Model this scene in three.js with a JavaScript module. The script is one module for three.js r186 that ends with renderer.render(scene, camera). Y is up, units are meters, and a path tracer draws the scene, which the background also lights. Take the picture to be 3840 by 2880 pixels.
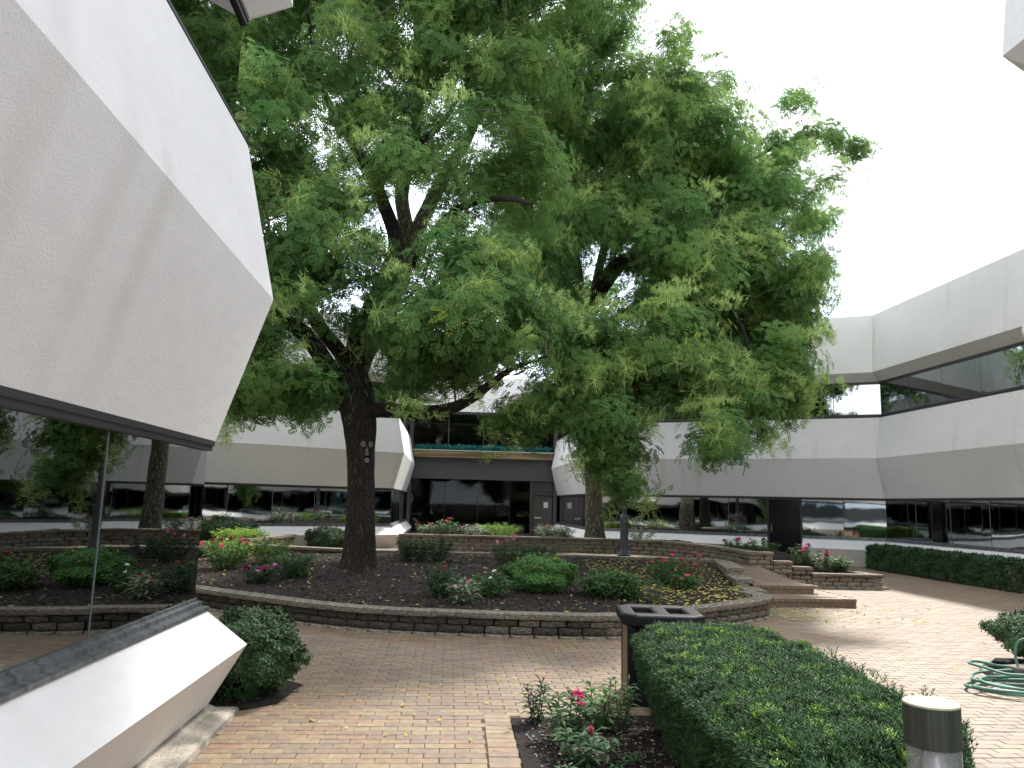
import * as THREE from 'three';
import { mergeGeometries } from 'three/addons/utils/BufferGeometryUtils.js';
import { ImprovedNoise } from 'three/addons/math/ImprovedNoise.js';

// ---------------------------------------------------------------- camera, sky, sun, exposure
const scene = new THREE.Scene();
const camera = new THREE.PerspectiveCamera(52.28, 1024 / 768, 0.05, 3000);
camera.rotation.order = 'YXZ';
camera.position.set(0, 1.62, 0);
camera.rotation.set(8.7 * Math.PI / 180, 0, 0.024);
const renderer = new THREE.WebGLRenderer({ antialias: true });
renderer.setSize(1024, 768);
renderer.toneMapping = THREE.LinearToneMapping;
renderer.toneMappingExposure = 1.95;
renderer.shadowMap.enabled = true;

const SUN = new THREE.Vector3(0.41, 1, -0.80).normalize();
const sun = new THREE.DirectionalLight(new THREE.Color().setRGB(1, 0.95, 0.87), 3.6);
sun.position.copy(SUN).multiplyScalar(60);
sun.castShadow = true;
sun.shadow.radius = 5;
sun.shadow.mapSize.set(4096, 4096);
Object.assign(sun.shadow.camera, { left: -35, right: 35, top: 35, bottom: -35, near: 1, far: 140 });
scene.add(sun, sun.target);

// ---------------------------------------------------------------- random numbers and noise
function rng(seed) {
  let a = seed >>> 0;
  return () => { a = (a + 0x6D2B79F5) | 0; let t = Math.imul(a ^ (a >>> 15), 1 | a); t = (t + Math.imul(t ^ (t >>> 7), 61 | t)) ^ t; return ((t ^ (t >>> 14)) >>> 0) / 4294967296; };
}
const N3 = new ImprovedNoise();
const noise = (x, y, z) => N3.noise(x, y, z);
const fbm = (x, y, z) => noise(x, y, z) * 0.55 + noise(x * 2.1, y * 2.1, z * 2.1 + 7) * 0.28 + noise(x * 4.3, y * 4.3, z * 4.3 + 3) * 0.17;
const clamp = (v, a = 0, b = 1) => Math.min(b, Math.max(a, v));
const smooth = (t) => { t = clamp(t); return t * t * (3 - 2 * t); };
const mix = (a, b, t) => a + (b - a) * t;
const V = (x, y, z) => new THREE.Vector3(x, y, z);
const RGB = (r, g, b) => new THREE.Color().setRGB(r, g, b);

{ // a bright, thinly clouded sky
  const w = 1024, h = 512, d = new Float32Array(w * h * 4);
  for (let j = 0; j < h; j++) for (let i = 0; i < w; i++) {
    const el = ((j + 0.5) / h - 0.5) * Math.PI, az = ((i + 0.5) / w - 0.5) * 2 * Math.PI;
    const x = Math.cos(el) * Math.cos(az), y = Math.sin(el), z = Math.cos(el) * Math.sin(az);
    const s = clamp(x * SUN.x + y * SUN.y + z * SUN.z, -1, 1);
    const k = 1.9 / (Math.max(y, 0) + 0.5);
    const c = smooth(0.62 + 1.5 * fbm(x * k + 3.1, z * k + 1.7, y * 1.5));
    const halo = 0.55 * Math.exp(-(1 - s) * 5.0) + 1.6 * Math.exp(-(1 - s) * 60);
    const band = mix(1.22, 0.8, smooth(Math.max(y, 0) * 1.1));
    const o = (j * w + i) * 4;
    d[o] = mix(0.72, 1.38, c) * band + halo; d[o + 1] = mix(0.95, 1.41, c) * band + halo * 0.98; d[o + 2] = mix(1.36, 1.47, c) * band + halo * 0.94; d[o + 3] = 1;
  }
  const t = new THREE.DataTexture(d, w, h, THREE.RGBAFormat, THREE.FloatType);
  t.mapping = THREE.EquirectangularReflectionMapping; t.magFilter = THREE.LinearFilter; t.minFilter = THREE.LinearFilter; t.needsUpdate = true;
  scene.background = t; scene.environment = t;
}

// ---------------------------------------------------------------- textures
function tex(w, h, fn, srgb) {
  const d = new Uint8Array(w * h * 4);
  for (let j = 0; j < h; j++) for (let i = 0; i < w; i++) {
    const c = fn(i / w, j / h, i, j), o = (j * w + i) * 4;
    const q = typeof c === 'number' ? [c, c, c] : c;
    for (let k = 0; k < 3; k++) d[o + k] = clamp(q[k]) * 255;
    d[o + 3] = 255;
  }
  const t = new THREE.DataTexture(d, w, h); t.wrapS = t.wrapT = THREE.RepeatWrapping; t.magFilter = THREE.LinearFilter; t.minFilter = THREE.LinearMipmapLinearFilter; t.generateMipmaps = true;
  if (srgb) t.colorSpace = THREE.SRGBColorSpace;
  t.needsUpdate = true; return t;
}
// noise that repeats over the unit square (laid on a torus)
function tn(u, v, f, s = 0) {
  const a = u * 2 * Math.PI, b = v * 2 * Math.PI, r = f / (2 * Math.PI);
  return noise(Math.cos(a) * r + s + 0.31 * Math.sin(b) * r, Math.sin(a) * r + Math.cos(b) * r * 0.95 + s * 1.7, Math.sin(b) * r + s * 0.6);
}
const tr = rng(5);
const grainA = Array.from({ length: 256 * 256 }, () => tr());
const grain = (u, v, n = 256) => { const x = Math.floor(u * n) & 255, y = Math.floor(v * n) & 255; return grainA[y * 256 + x]; };
const sgrain = (u, v, n) => { const x = u * n, y = v * n, a = Math.floor(x), b = Math.floor(y), fx = smooth(x - a), fy = smooth(y - b), g = (i, j) => grainA[(((j % n) + n) % n & 255) * 256 + (((i % n) + n) % n & 255)]; return mix(mix(g(a, b), g(a + 1, b), fx), mix(g(a, b + 1), g(a + 1, b + 1), fx), fy); };

const T = {
  stuccoBump: tex(1024, 1024, (u, v) => 0.5 * sgrain(u, v, 128) + 0.3 * sgrain(u, v, 256) + 0.2 * sgrain(u, v, 32)),
  stucco: tex(1024, 512, (u, v) => {
    const streak = Math.max(0, tn(u * 1, 0.2, 26, 3) - 0.1) * (0.5 + 0.5 * sgrain(u, v, 8)) * smooth(0.5 + 1.5 * tn(u, v, 3, 9));
    const b = 0.965 + 0.03 * tn(u, v, 5, 1) + 0.02 * (sgrain(u, v, 64) - 0.5) - 0.17 * streak;
    return [b, b - 0.006 - 0.01 * streak, b - 0.012 - 0.03 * streak];
  }, true),
  brick: tex(256, 256, (u, v) => { const b = 0.86 + 0.16 * (sgrain(u, v, 128) - 0.5) + 0.12 * tn(u, v, 7, 2) - (grain(u, v, 128) > 0.975 ? 0.2 : 0); return [b, b * 0.985, b * 0.965]; }, true),
  brickBump: tex(256, 256, (u, v) => 0.5 * sgrain(u, v, 64) + 0.5 * grain(u, v, 256)),
  stone: tex(512, 512, (u, v) => { const m = smooth(0.5 + 1.6 * tn(u, v, 6, 4)), g = sgrain(u, v, 128), q = 0.62 + 0.28 * m + 0.22 * (g - 0.5) + 0.1 * (grain(u, v) - 0.5), moss = smooth(1.8 * tn(u, v, 5, 12) - 0.1); return [q * mix(1, 0.72, moss), q * mix(0.97, 0.76, moss), q * mix(0.92, 0.62, moss)]; }, true),
  stoneBump: tex(512, 512, (u, v) => 0.5 + 0.4 * tn(u, v, 14, 1) + 0.3 * (sgrain(u, v, 64) - 0.5) + 0.15 * (sgrain(u, v, 128) - 0.5)),
  mulch: tex(1024, 1024, (u, v) => { const a = sgrain(u, v, 128), b = sgrain(v, u, 256), c = sgrain(u, v, 32), q = 0.28 + 0.34 * a * b + 0.14 * c; return [q * 1.05, q * 0.86, q * 0.74]; }, true),
  mulchBump: tex(1024, 1024, (u, v) => 0.6 * sgrain(u, v, 64) + 0.4 * sgrain(v, u, 128)),
  bark: tex(512, 512, (u, v) => { const r = Math.abs(tn(u, v * 0.5, 22, 3) + 0.4 * tn(u, v, 40, 6)), q = 0.42 + 0.9 * r + 0.12 * (sgrain(u, v, 128) - 0.5), li = smooth(2.2 * tn(u, v, 7, 19) - 0.25); return [mix(q, 0.62, li * 0.5), mix(q * 0.92, 0.64, li * 0.5), mix(q * 0.82, 0.56, li * 0.5)]; }, true),
  barkBump: tex(512, 512, (u, v) => clamp(1.6 * Math.abs(tn(u, v * 0.5, 22, 3) + 0.4 * tn(u, v, 40, 6)))),
  wave: tex(512, 512, (u, v) => 0.5 + 0.6 * tn(u, v, 2.2, 5) + 0.06 * tn(u, v, 7, 8)),
  aggregate: tex(256, 256, (u, v) => { const a = sgrain(u, v, 64), b = sgrain(v, u, 32); const q = 0.35 + 0.6 * a; return [q, q * (0.84 + 0.1 * b), q * (0.62 + 0.2 * b)]; }, true),
  weather: tex(512, 256, (u, v) => { const st = tn(u, 0.3, 34, 2), q = 0.82 + 0.3 * st * (0.6 + 0.4 * sgrain(u, v, 16)) + 0.06 * (grain(u, v) - 0.5); return [q, q, q * 0.97]; }, true),
  sand: tex(512, 512, (u, v) => { const q = 0.6 + 0.3 * sgrain(u, v, 128) + 0.2 * tn(u, v, 8, 3); return [q, q * 0.95, q * 0.88]; }, true),
};
const rep = (t, x, y = x) => { const c = t.clone(); c.repeat.set(x, y); c.needsUpdate = true; return c; };
const std = (name, o) => { const m = new THREE.MeshStandardMaterial({ roughness: 0.8, side: THREE.DoubleSide, ...o }); m.name = name; return m; };
const phys = (name, o) => { const m = new THREE.MeshPhysicalMaterial({ roughness: 0.8, side: THREE.DoubleSide, ...o }); m.name = name; return m; };
const leafMat = (name, c, o = {}) => phys(name, { color: c, roughness: 0.8, specularIntensity: 0.35, transmission: 0.34, thickness: 0, ...o });

const M = {
  stucco: std('stucco', { color: RGB(0.79, 0.78, 0.765), map: rep(T.stucco, 1 / 8, 1 / 4), bumpMap: rep(T.stuccoBump, 1 / 1.1), bumpScale: 0.002, roughness: 0.85 }),
  glass: std('reflective glass', { color: RGB(0.40, 0.43, 0.44), metalness: 1, roughness: 0.015, bumpMap: rep(T.wave, 1 / 3.2, 1 / 3.2), bumpScale: 0.006 }),
  glassFlat: std('reflective glass', { color: RGB(0.33, 0.35, 0.36), metalness: 1, roughness: 0.012, bumpMap: rep(T.wave, 1 / 4, 1 / 4), bumpScale: 0.0012 }),
  clear: phys('tinted glass', { color: RGB(0.55, 0.6, 0.56), transmission: 1, thickness: 0, roughness: 0.02, ior: 1.5, specularIntensity: 0.3 }),
  bronze: std('bronze metal', { color: RGB(0.045, 0.042, 0.045), metalness: 0.3, roughness: 0.45 }),
  bronzeLight: std('grey bronze metal', { color: RGB(0.10, 0.098, 0.105), metalness: 0.3, roughness: 0.45 }),
  alu: std('aluminium', { color: RGB(0.30, 0.33, 0.37), metalness: 0.75, roughness: 0.38, map: rep(T.weather, 0.6, 2) }),
  joint: std('silicone', { color: RGB(0.10, 0.115, 0.11), roughness: 0.6 }),
  dark: std('block backing wall', { color: RGB(0.30, 0.29, 0.28) }),
  room: std('interior wall', { color: RGB(0.26, 0.225, 0.19) }),
  tan: std('tan planter', { color: RGB(0.36, 0.28, 0.15), map: rep(T.stone, 0.5) }),
  concrete: std('concrete', { color: RGB(0.42, 0.40, 0.37), map: rep(T.stone, 0.8), bumpMap: rep(T.stoneBump, 0.8), bumpScale: 0.004 }),
  sand: std('joint sand', { color: RGB(0.12, 0.095, 0.075), map: rep(T.sand, 0.5), roughness: 1 }),
  grass: std('grass', { color: RGB(0.07, 0.10, 0.035), map: rep(T.mulch, 0.3), roughness: 1 }),
  mulch: std('bark mulch', { color: RGB(0.062, 0.041, 0.031), map: rep(T.mulch, 1 / 1.1), bumpMap: rep(T.mulchBump, 1 / 1.1), bumpScale: 0.03, roughness: 1 }),
  bark: std('bark', { color: RGB(0.068, 0.054, 0.043), map: rep(T.bark, 1, 0.5), bumpMap: rep(T.barkBump, 1, 0.5), bumpScale: 0.035, roughness: 0.95 }),
  barkPale: std('pale bark', { color: RGB(0.42, 0.41, 0.36), map: rep(T.bark, 1, 0.5), bumpMap: rep(T.barkBump, 1, 0.5), bumpScale: 0.03, roughness: 0.95 }),
  twig: std('twig bark', { color: RGB(0.10, 0.08, 0.06), roughness: 0.95 }),
  black: phys('black plastic', { color: RGB(0.012, 0.012, 0.015), roughness: 0.5, specularIntensity: 0.3 }),
  lampMetal: std('lamp paint', { color: RGB(0.07, 0.075, 0.09), metalness: 0.2, roughness: 0.5 }),
  aggregate: std('pebble aggregate', { color: RGB(0.58, 0.55, 0.49), map: rep(T.aggregate, 2.2), bumpMap: rep(T.aggregate, 2.2), bumpScale: 0.006 }),
  bollard: std('bollard cap paint', { color: RGB(0.062, 0.076, 0.064), map: rep(T.weather, 2, 1), roughness: 0.5, metalness: 0.15 }),
  bollardTopLit: std('bollard lid in lit tone', { color: RGB(0.68, 0.70, 0.60), map: rep(T.sand, 3), roughness: 0.6 }),  // paler than the cap: light falling on the top is put into the colour
  lens: phys('acrylic lens', { color: RGB(0.80, 0.82, 0.84), transmission: 0.86, thickness: 0, roughness: 0.16, ior: 1.49 }),
  reflector: std('white reflector', { color: RGB(0.66, 0.66, 0.66), roughness: 0.35, metalness: 0.3 }),
  hose: std('green hose', { color: RGB(0.085, 0.22, 0.165), roughness: 0.5 }),
  hosePale: std('pale hose', { color: RGB(0.42, 0.46, 0.42), roughness: 0.45 }),
  whiteBox: std('white planter', { color: RGB(0.7, 0.7, 0.68), roughness: 0.5 }),
  plaque: std('resin ornament', { color: RGB(0.30, 0.27, 0.22), map: rep(T.stone, 4), roughness: 0.8 }),
  plaquePale: std('pale resin', { color: RGB(0.52, 0.50, 0.46), map: rep(T.stone, 4), roughness: 0.7 }),
  pebble: std('pebbles', { color: RGB(0.42, 0.38, 0.33), roughness: 0.8 }),
  paper: std('paper', { color: RGB(0.75, 0.77, 0.8), roughness: 0.7 }),
  berry: std('red berry', { color: RGB(0.5, 0.01, 0.03), roughness: 0.3 }),
};
const brickTones = [[0.31, 0.236, 0.15], [0.29, 0.218, 0.142], [0.31, 0.205, 0.138], [0.262, 0.185, 0.136], [0.325, 0.252, 0.162], [0.25, 0.198, 0.146], [0.31, 0.222, 0.144]];
M.bricks = brickTones.map((c) => std('clay brick', { color: RGB(...c), map: T.brick, bumpMap: T.brickBump, bumpScale: 0.0015, roughness: 0.58 }));
M.brickField = std('clay bricks', { color: RGB(1, 1, 1), map: T.brick, bumpMap: T.brickBump, bumpScale: 0.0015, roughness: 0.58 });
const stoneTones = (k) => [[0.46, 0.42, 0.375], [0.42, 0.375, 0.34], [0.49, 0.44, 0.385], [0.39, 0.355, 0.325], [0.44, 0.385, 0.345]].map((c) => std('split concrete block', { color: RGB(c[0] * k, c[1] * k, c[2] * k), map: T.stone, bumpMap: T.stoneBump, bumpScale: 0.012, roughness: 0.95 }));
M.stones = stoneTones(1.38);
M.stonesMossyShaded = stoneTones(0.42).concat(stoneTones(0.58).slice(0, 2));  // dark copies of the stone: moss stains plus shade painted into the colour
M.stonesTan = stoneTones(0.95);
M.caps = stoneTones(1.05);

// ---------------------------------------------------------------- scene helpers
const used = {};
function numbered(n) { used[n] = (used[n] ?? -1) + 1; return used[n] ? `${n}_${String(used[n]).padStart(3, '0')}` : n; }
function shade(o) { o.castShadow = o.receiveShadow = true; return o; }
function thing(name, label, category, [x, y, z] = [0, 0, 0], turn = 0, group) {
  const g = new THREE.Group(); g.name = numbered(name); g.position.set(x, y, z); g.rotation.y = turn;
  g.userData = { label, category }; if (group) g.userData.group = group;
  scene.add(g); return g;
}
function part(parent, name, geo, mat, kind) {
  const m = shade(new THREE.Mesh(geo, mat)); m.name = name; parent.add(m); if (kind) m.userData.kind = kind; return m;
}
function sub(parent, name) { const g = new THREE.Group(); g.name = name; parent.add(g); return g; }
function structure(name, geo, mat) { const m = shade(new THREE.Mesh(geo, mat)); m.name = name; m.userData.kind = 'structure'; scene.add(m); return m; }
function copies(parent, name, geo, mat, mats, colors) {
  const m = shade(new THREE.InstancedMesh(geo, mat, mats.length)); m.name = name; m.userData.kind = 'stuff';
  mats.forEach((q, i) => { m.setMatrixAt(i, q); if (colors) m.setColorAt(i, colors[i]); });
  m.instanceMatrix.needsUpdate = true; if (colors) m.instanceColor.needsUpdate = true;
  parent.add(m); return m;
}
// triangles with uv and vertex colour
class GB {
  constructor() { this.p = []; this.u = []; this.c = []; }
  tri(a, b, c, ua = [0, 0], ub = [1, 0], uc = [0, 1], col) { for (const v of [a, b, c]) this.p.push(v.x, v.y, v.z); this.u.push(...ua, ...ub, ...uc); if (col) for (let i = 0; i < 3; i++) this.c.push(...col); return this; }
  quad(a, b, c, d, ua = [0, 0], ub = [1, 0], uc = [1, 1], ud = [0, 1], col) { this.tri(a, b, c, ua, ub, uc, col); return this.tri(a, c, d, ua, uc, ud, col); }
  // folded leaf along dir, width vector w, tip bent by droop
  leaf(base, dir, side, L, W, droop, col) {
    const n = V().crossVectors(dir, side).normalize();
    const mid = base.clone().addScaledVector(dir, L * 0.45), tip = base.clone().addScaledVector(dir, L).addScaledVector(V(0, -1, 0), L * droop);
    mid.addScaledVector(n, -W * 0.12);
    const l = mid.clone().addScaledVector(side, -W / 2).addScaledVector(n, W * 0.22), r = mid.clone().addScaledVector(side, W / 2).addScaledVector(n, W * 0.22);
    this.tri(base, mid, l, undefined, undefined, undefined, col).tri(base, r, mid, undefined, undefined, undefined, col).tri(l, mid, tip, undefined, undefined, undefined, col).tri(mid, r, tip, undefined, undefined, undefined, col);
  }
  geo(smoothN) {
    const g = new THREE.BufferGeometry(); g.setAttribute('position', new THREE.Float32BufferAttribute(this.p, 3)); g.setAttribute('uv', new THREE.Float32BufferAttribute(this.u, 2));
    if (this.c.length) g.setAttribute('color', new THREE.Float32BufferAttribute(this.c, 3));
    g.computeVertexNormals(); return g;
  }
}
function box(w, h, d, x = 0, y = 0, z = 0) { const g = new THREE.BoxGeometry(w, h, d); g.translate(x, y, z); return g; }
// box with chamfered edges
function cbox(w, h, d, c = 0.01, x = 0, y = 0, z = 0) {
  const s = new THREE.Shape(), a = w / 2 - c, b = h / 2 - c;
  s.moveTo(-a, -b); s.lineTo(a, -b); s.lineTo(a, b); s.lineTo(-a, b); s.closePath();
  const g = new THREE.ExtrudeGeometry(s, { depth: d - 2 * c, bevelEnabled: true, bevelThickness: c, bevelSize: c, bevelSegments: 1, steps: 1 });
  g.translate(x, y, z - d / 2 + c); return g;
}
function tube(pts, rad, seg = 7, step = 0.25, wob = 0, closeEnd = true) {
  const curve = new THREE.CatmullRomCurve3(pts, false, 'centripetal'), len = curve.getLength(), n = Math.max(2, Math.ceil(len / step));
  const P = [], F = []; let up = V(0.3, 0.1, 1).normalize();
  for (let i = 0; i <= n; i++) { const t = i / n; P.push(curve.getPoint(t)); const tg = curve.getTangent(t); const x = V().crossVectors(up, tg).normalize(); up = V().crossVectors(tg, x).normalize(); F.push([x, up.clone()]); }
  const pos = [], uv = [], idx = []; let acc = 0;
  for (let i = 0; i <= n; i++) {
    const t = i / n, k = t * (rad.length - 1), a = Math.floor(k), r = mix(rad[a], rad[Math.min(a + 1, rad.length - 1)], k - a);
    if (i) acc += P[i].distanceTo(P[i - 1]);
    for (let j = 0; j <= seg; j++) {
      const th = j / seg * 2 * Math.PI, q = r * (1 + wob * fbm(Math.cos(th) * 1.8 + 5, acc * 0.9, Math.sin(th) * 1.8));
      const v = P[i].clone().addScaledVector(F[i][0], Math.cos(th) * q).addScaledVector(F[i][1], Math.sin(th) * q);
      pos.push(v.x, v.y, v.z); uv.push(j / seg * Math.max(1, Math.round(r * 6.28 / 0.7)), acc / 0.7);
      if (i && j) { const b = seg + 1, o = i * b + j; idx.push(o - b - 1, o - 1, o - b, o - 1, o, o - b); }
    }
  }
  if (closeEnd) { const e = P[n], o = pos.length / 3; pos.push(e.x, e.y, e.z); uv.push(0, 0); for (let j = 0; j < seg; j++) idx.push(n * (seg + 1) + j, o, n * (seg + 1) + j + 1); }
  const g = new THREE.BufferGeometry(); g.setAttribute('position', new THREE.Float32BufferAttribute(pos, 3)); g.setAttribute('uv', new THREE.Float32BufferAttribute(uv, 2)); g.setIndex(idx); g.computeVertexNormals(); return g;
}
const lathe = (pts, seg = 24) => new THREE.LatheGeometry(pts.map(([r, y]) => new THREE.Vector2(r, y)), seg);
function inside(poly, x, z) { let c = false; for (let i = 0, j = poly.length - 1; i < poly.length; j = i++) { const [a, b] = poly[i], [d, e] = poly[j]; if ((b > z) !== (e > z) && x < (d - a) * (z - b) / (e - b) + a) c = !c; } return c; }
function segDist(poly, x, z, closed = true) { let best = 1e9; for (let i = 0; i < poly.length - (closed ? 0 : 1); i++) { const [a, b] = poly[i], [c, d] = poly[(i + 1) % poly.length]; const l = (c - a) ** 2 + (d - b) ** 2, t = clamp(((x - a) * (c - a) + (z - b) * (d - b)) / l); best = Math.min(best, Math.hypot(x - a - t * (c - a), z - b - t * (d - b))); } return best; }
const smoothPath = (pts, n) => { const c = new THREE.CatmullRomCurve3(pts.map(([x, z]) => V(x, 0, z)), false, 'centripetal'); return c.getSpacedPoints(n).map((p) => [p.x, p.z]); };

// ---------------------------------------------------------------- plan of the place
const A = (deg) => [Math.sin(deg * Math.PI / 180), -Math.cos(deg * Math.PI / 180)];
const d1 = A(-4.4), d2 = A(-64.4), d3 = A(55.6), dp = A(85.6);
const along = (p, d, s) => [p[0] + d[0] * s, p[1] + d[1] * s];
function meet(p, d, q, e) { const k = d[0] * e[1] - d[1] * e[0], s = ((q[0] - p[0]) * e[1] - (q[1] - p[1]) * e[0]) / k; return along(p, d, s); }
const cornerNL = [-2.34, -6.05], cornerFL = [-4.0, -26.9], cornerL = along(cornerFL, d3, -9.5);
const bendL = meet(cornerNL, d2, cornerL, d1);
const atrL = along(cornerFL, d1, 8.6), atrR = along(atrL, dp, 6.9);
const cornerFR = along(atrR, d1, -8.0), cornerR = along(cornerFR, d2, -9.5);
const cornerNR = [4.9, -6.6], bendR = meet(cornerNR, d3, cornerR, d1);
const PLAN = [along(cornerNL, d1, -16), cornerNL, bendL, cornerL, cornerFL, atrL, atrR, cornerFR, cornerR, bendR, cornerNR, along(cornerNR, d1, -16)];
const rightOf = (a, b) => { const l = Math.hypot(b[0] - a[0], b[1] - a[1]); return [-(b[1] - a[1]) / l, (b[0] - a[0]) / l]; };
const MITRE = PLAN.map((p, i) => {
  const na = i ? rightOf(PLAN[i - 1], p) : null, nb = i < PLAN.length - 1 ? rightOf(p, PLAN[i + 1]) : null;
  if (!na) return nb; if (!nb) return na;
  const k = 1 + na[0] * nb[0] + na[1] * nb[1]; return [(na[0] + nb[0]) / k, (na[1] + nb[1]) / k];
});
const court = PLAN.map((p, i) => [p[0] + MITRE[i][0] * 0.1, p[1] + MITRE[i][1] * 0.1]);

// planting beds and paths (x, z)
const frontWall = smoothPath([[-7.5, -18.6], [-7.5, -15.6], [-6.4, -13.3], [-4.55, -11.85], [-3.4, -11.05], [-2.4, -10.42], [-1.65, -10.12], [-0.6, -9.98], [0.6, -9.93], [1.35, -10.02], [2.35, -10.75], [3.1, -11.35], [3.75, -11.98], [4.03, -12.35], [4.15, -12.85], [4.05, -13.4]], 120);
const rearWall = smoothPath([[-6.35, -19.3], [-4.9, -18.75], [-3.6, -18.32], [-2.4, -18.12], [0, -18.05], [2.4, -17.9], [4.3, -17.72], [4.75, -17.5]], 40);
const frontBed = [...frontWall, [4.35, -14], [4.5, -15.5], [4.7, -17.4], ...rearWall.slice().reverse()];
const upperWall = smoothPath([[-2.75, -20.0], [0, -20.05], [2.2, -20.0], [3.5, -19.75], [4.35, -19.1], [4.85, -18.2], [5.16, -17.02]], 60);
const upperBed = [...upperWall, [8.0, -17.05], [7.5, -20.5], [8.1, -25.35], [2.95, -27.85], [2.6, -28.4], [-2.75, -28.2]];
const flowerBed = [[0.05, -6.28], [0.98, -6.42], [2.3, -6.6], [2.35, -1.2], [0.4, -1.2]];
const hedgeBedR = [along(along(cornerR, d1, 0), [-1, 0], 0.0), [10.5, -23.4], [11.65, -9], along(cornerR, d1, -14)];
const shrubBedL = [[-2.6, -6.2], [-2.0, -6.35], [-1.8, -6.55], [-1.78, -7.2], [-2.3, -7.6], [-3.2, -7.0]];
const shrubBedR = [[4.75, -7.9], [5.0, -8.55], [5.6, -9.3], [6.6, -9.2], [6.4, -7.6], [5.2, -7.2]];
const lowStep = [[4.2, -13.55], [5.98, -13.74], [5.75, -17.0], [4.5, -17.2]];
const path = [[4.36, -14.36], [5.52, -14.42], [5.2, -17], [4.95, -18.2], [4.45, -19.1], [3.6, -19.75], [2.2, -20], [-2.75, -20], [-2.75, -27.0], [-4.2, -26.6], [-9.5, -22.9], [-6.1, -22.6], [-6.35, -19.3], ...rearWall.slice(2), [4.7, -17.4], [4.5, -15.5]];
const leftBed = [[-6.35, -19.3], [-6.05, -22.6], [-9.5, -22.8], [-11.2, -20], [-11, -16.5], [-7.6, -17]];
const beds = [frontBed, upperBed, flowerBed, hedgeBedR, shrubBedL, shrubBedR, leftBed];
function pathH(x, z) {
  let h = 0.29 + 0.16 * smooth((-14.36 - z) / 3.2);
  h -= 0.16 * smooth((1 - x) / 4);
  h -= 0.22 * smooth((-20 - z) / 3.5);
  return h;
}
function bedH(x, z) { const d = segDist(frontWall, x, z, false); return 0.235 + 0.235 * smooth(d / 5.5) + 0.07 * smooth(1 - Math.hypot(x + 2.7, z + 14.4) / 1.6) + 0.018 * fbm(x * 1.3, 0, z * 1.3); }
function upperH(x, z) { const right = smooth((x - 4.6) / 1.2); const f = mix(0.75, 0.27 + 0.19 * smooth((-17.3 - z) / 2.5), right); return f - (1 - right) * 0.3 * smooth((-21.5 - z) / 3) + 0.015 * fbm(x * 1.7, 2, z * 1.7); }
function sheet(poly, hf, step, skirt = 0) {
  const xs = poly.map((p) => p[0]), zs = poly.map((p) => p[1]), x0 = Math.min(...xs), x1 = Math.max(...xs), z0 = Math.min(...zs), z1 = Math.max(...zs);
  const nx = Math.ceil((x1 - x0) / step), nz = Math.ceil((z1 - z0) / step), id = new Map(), pos = [], uv = [], idx = [];
  const at = (i, j) => { const k = i * 10000 + j; if (!id.has(k)) { const x = x0 + i * step, z = z0 + j * step; id.set(k, pos.length / 3); pos.push(x, hf(x, z), z); uv.push(x, z); } return id.get(k); };
  for (let i = 0; i < nx; i++) for (let j = 0; j < nz; j++) {
    if (!inside(poly, x0 + (i + 0.5) * step, z0 + (j + 0.5) * step)) continue;
    const a = at(i, j), b = at(i + 1, j), c = at(i + 1, j + 1), d = at(i, j + 1); idx.push(a, d, b, b, d, c);
  }
  const g = new THREE.BufferGeometry(); g.setAttribute('position', new THREE.Float32BufferAttribute(pos, 3)); g.setAttribute('uv', new THREE.Float32BufferAttribute(uv, 2)); g.setIndex(idx); g.computeVertexNormals(); return g;
}

// ---------------------------------------------------------------- ground and paving
{
  const g = new THREE.PlaneGeometry(1600, 1600, 1, 1); g.rotateX(-Math.PI / 2); g.translate(0, -0.12, 0);
  const uv = g.attributes.uv; for (let i = 0; i < uv.count; i++) uv.setXY(i, uv.getX(i) * 1600, uv.getY(i) * 1600);
  structure('ground', g, M.grass);
}
// a brick with a worn upper edge; top face at y = 0, long side along x
function brickGeo(L, W, H, uo, vo) {
  const b = new GB(), e = 0.0035, l = L / 2, w = W / 2, q = (x, y, z) => V(x, y, z), uv = (p) => [p.x * 2.2 + uo, (p.z + p.y) * 2.2 + vo];
  const R = [q(-l, -e, -w), q(l, -e, -w), q(l, -e, w), q(-l, -e, w)], Tp = [q(-l + e, 0, -w + e), q(l - e, 0, -w + e), q(l - e, 0, w - e), q(-l + e, 0, w - e)], B = [q(-l, -H, -w), q(l, -H, -w), q(l, -H, w), q(-l, -H, w)];
  const f = (a, c, d, k) => b.quad(a, c, d, k, uv(a), uv(c), uv(d), uv(k));
  f(Tp[3], Tp[2], Tp[1], Tp[0]);
  for (let i = 0; i < 4; i++) { const j = (i + 1) % 4; f(R[j], R[i], Tp[i], Tp[j]); f(B[j], B[i], R[i], R[j]); }
  return b.geo();
}
const brickShapes = [[0.1, 0.2], [0.55, 0.7], [0.33, 0.9], [0.8, 0.4]].map(([a, b]) => brickGeo(0.199, 0.0975, 0.05, a, b));
const paveRoot = new THREE.Group(); paveRoot.name = 'brick_pavement'; paveRoot.userData.kind = 'structure'; scene.add(paveRoot);
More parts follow.
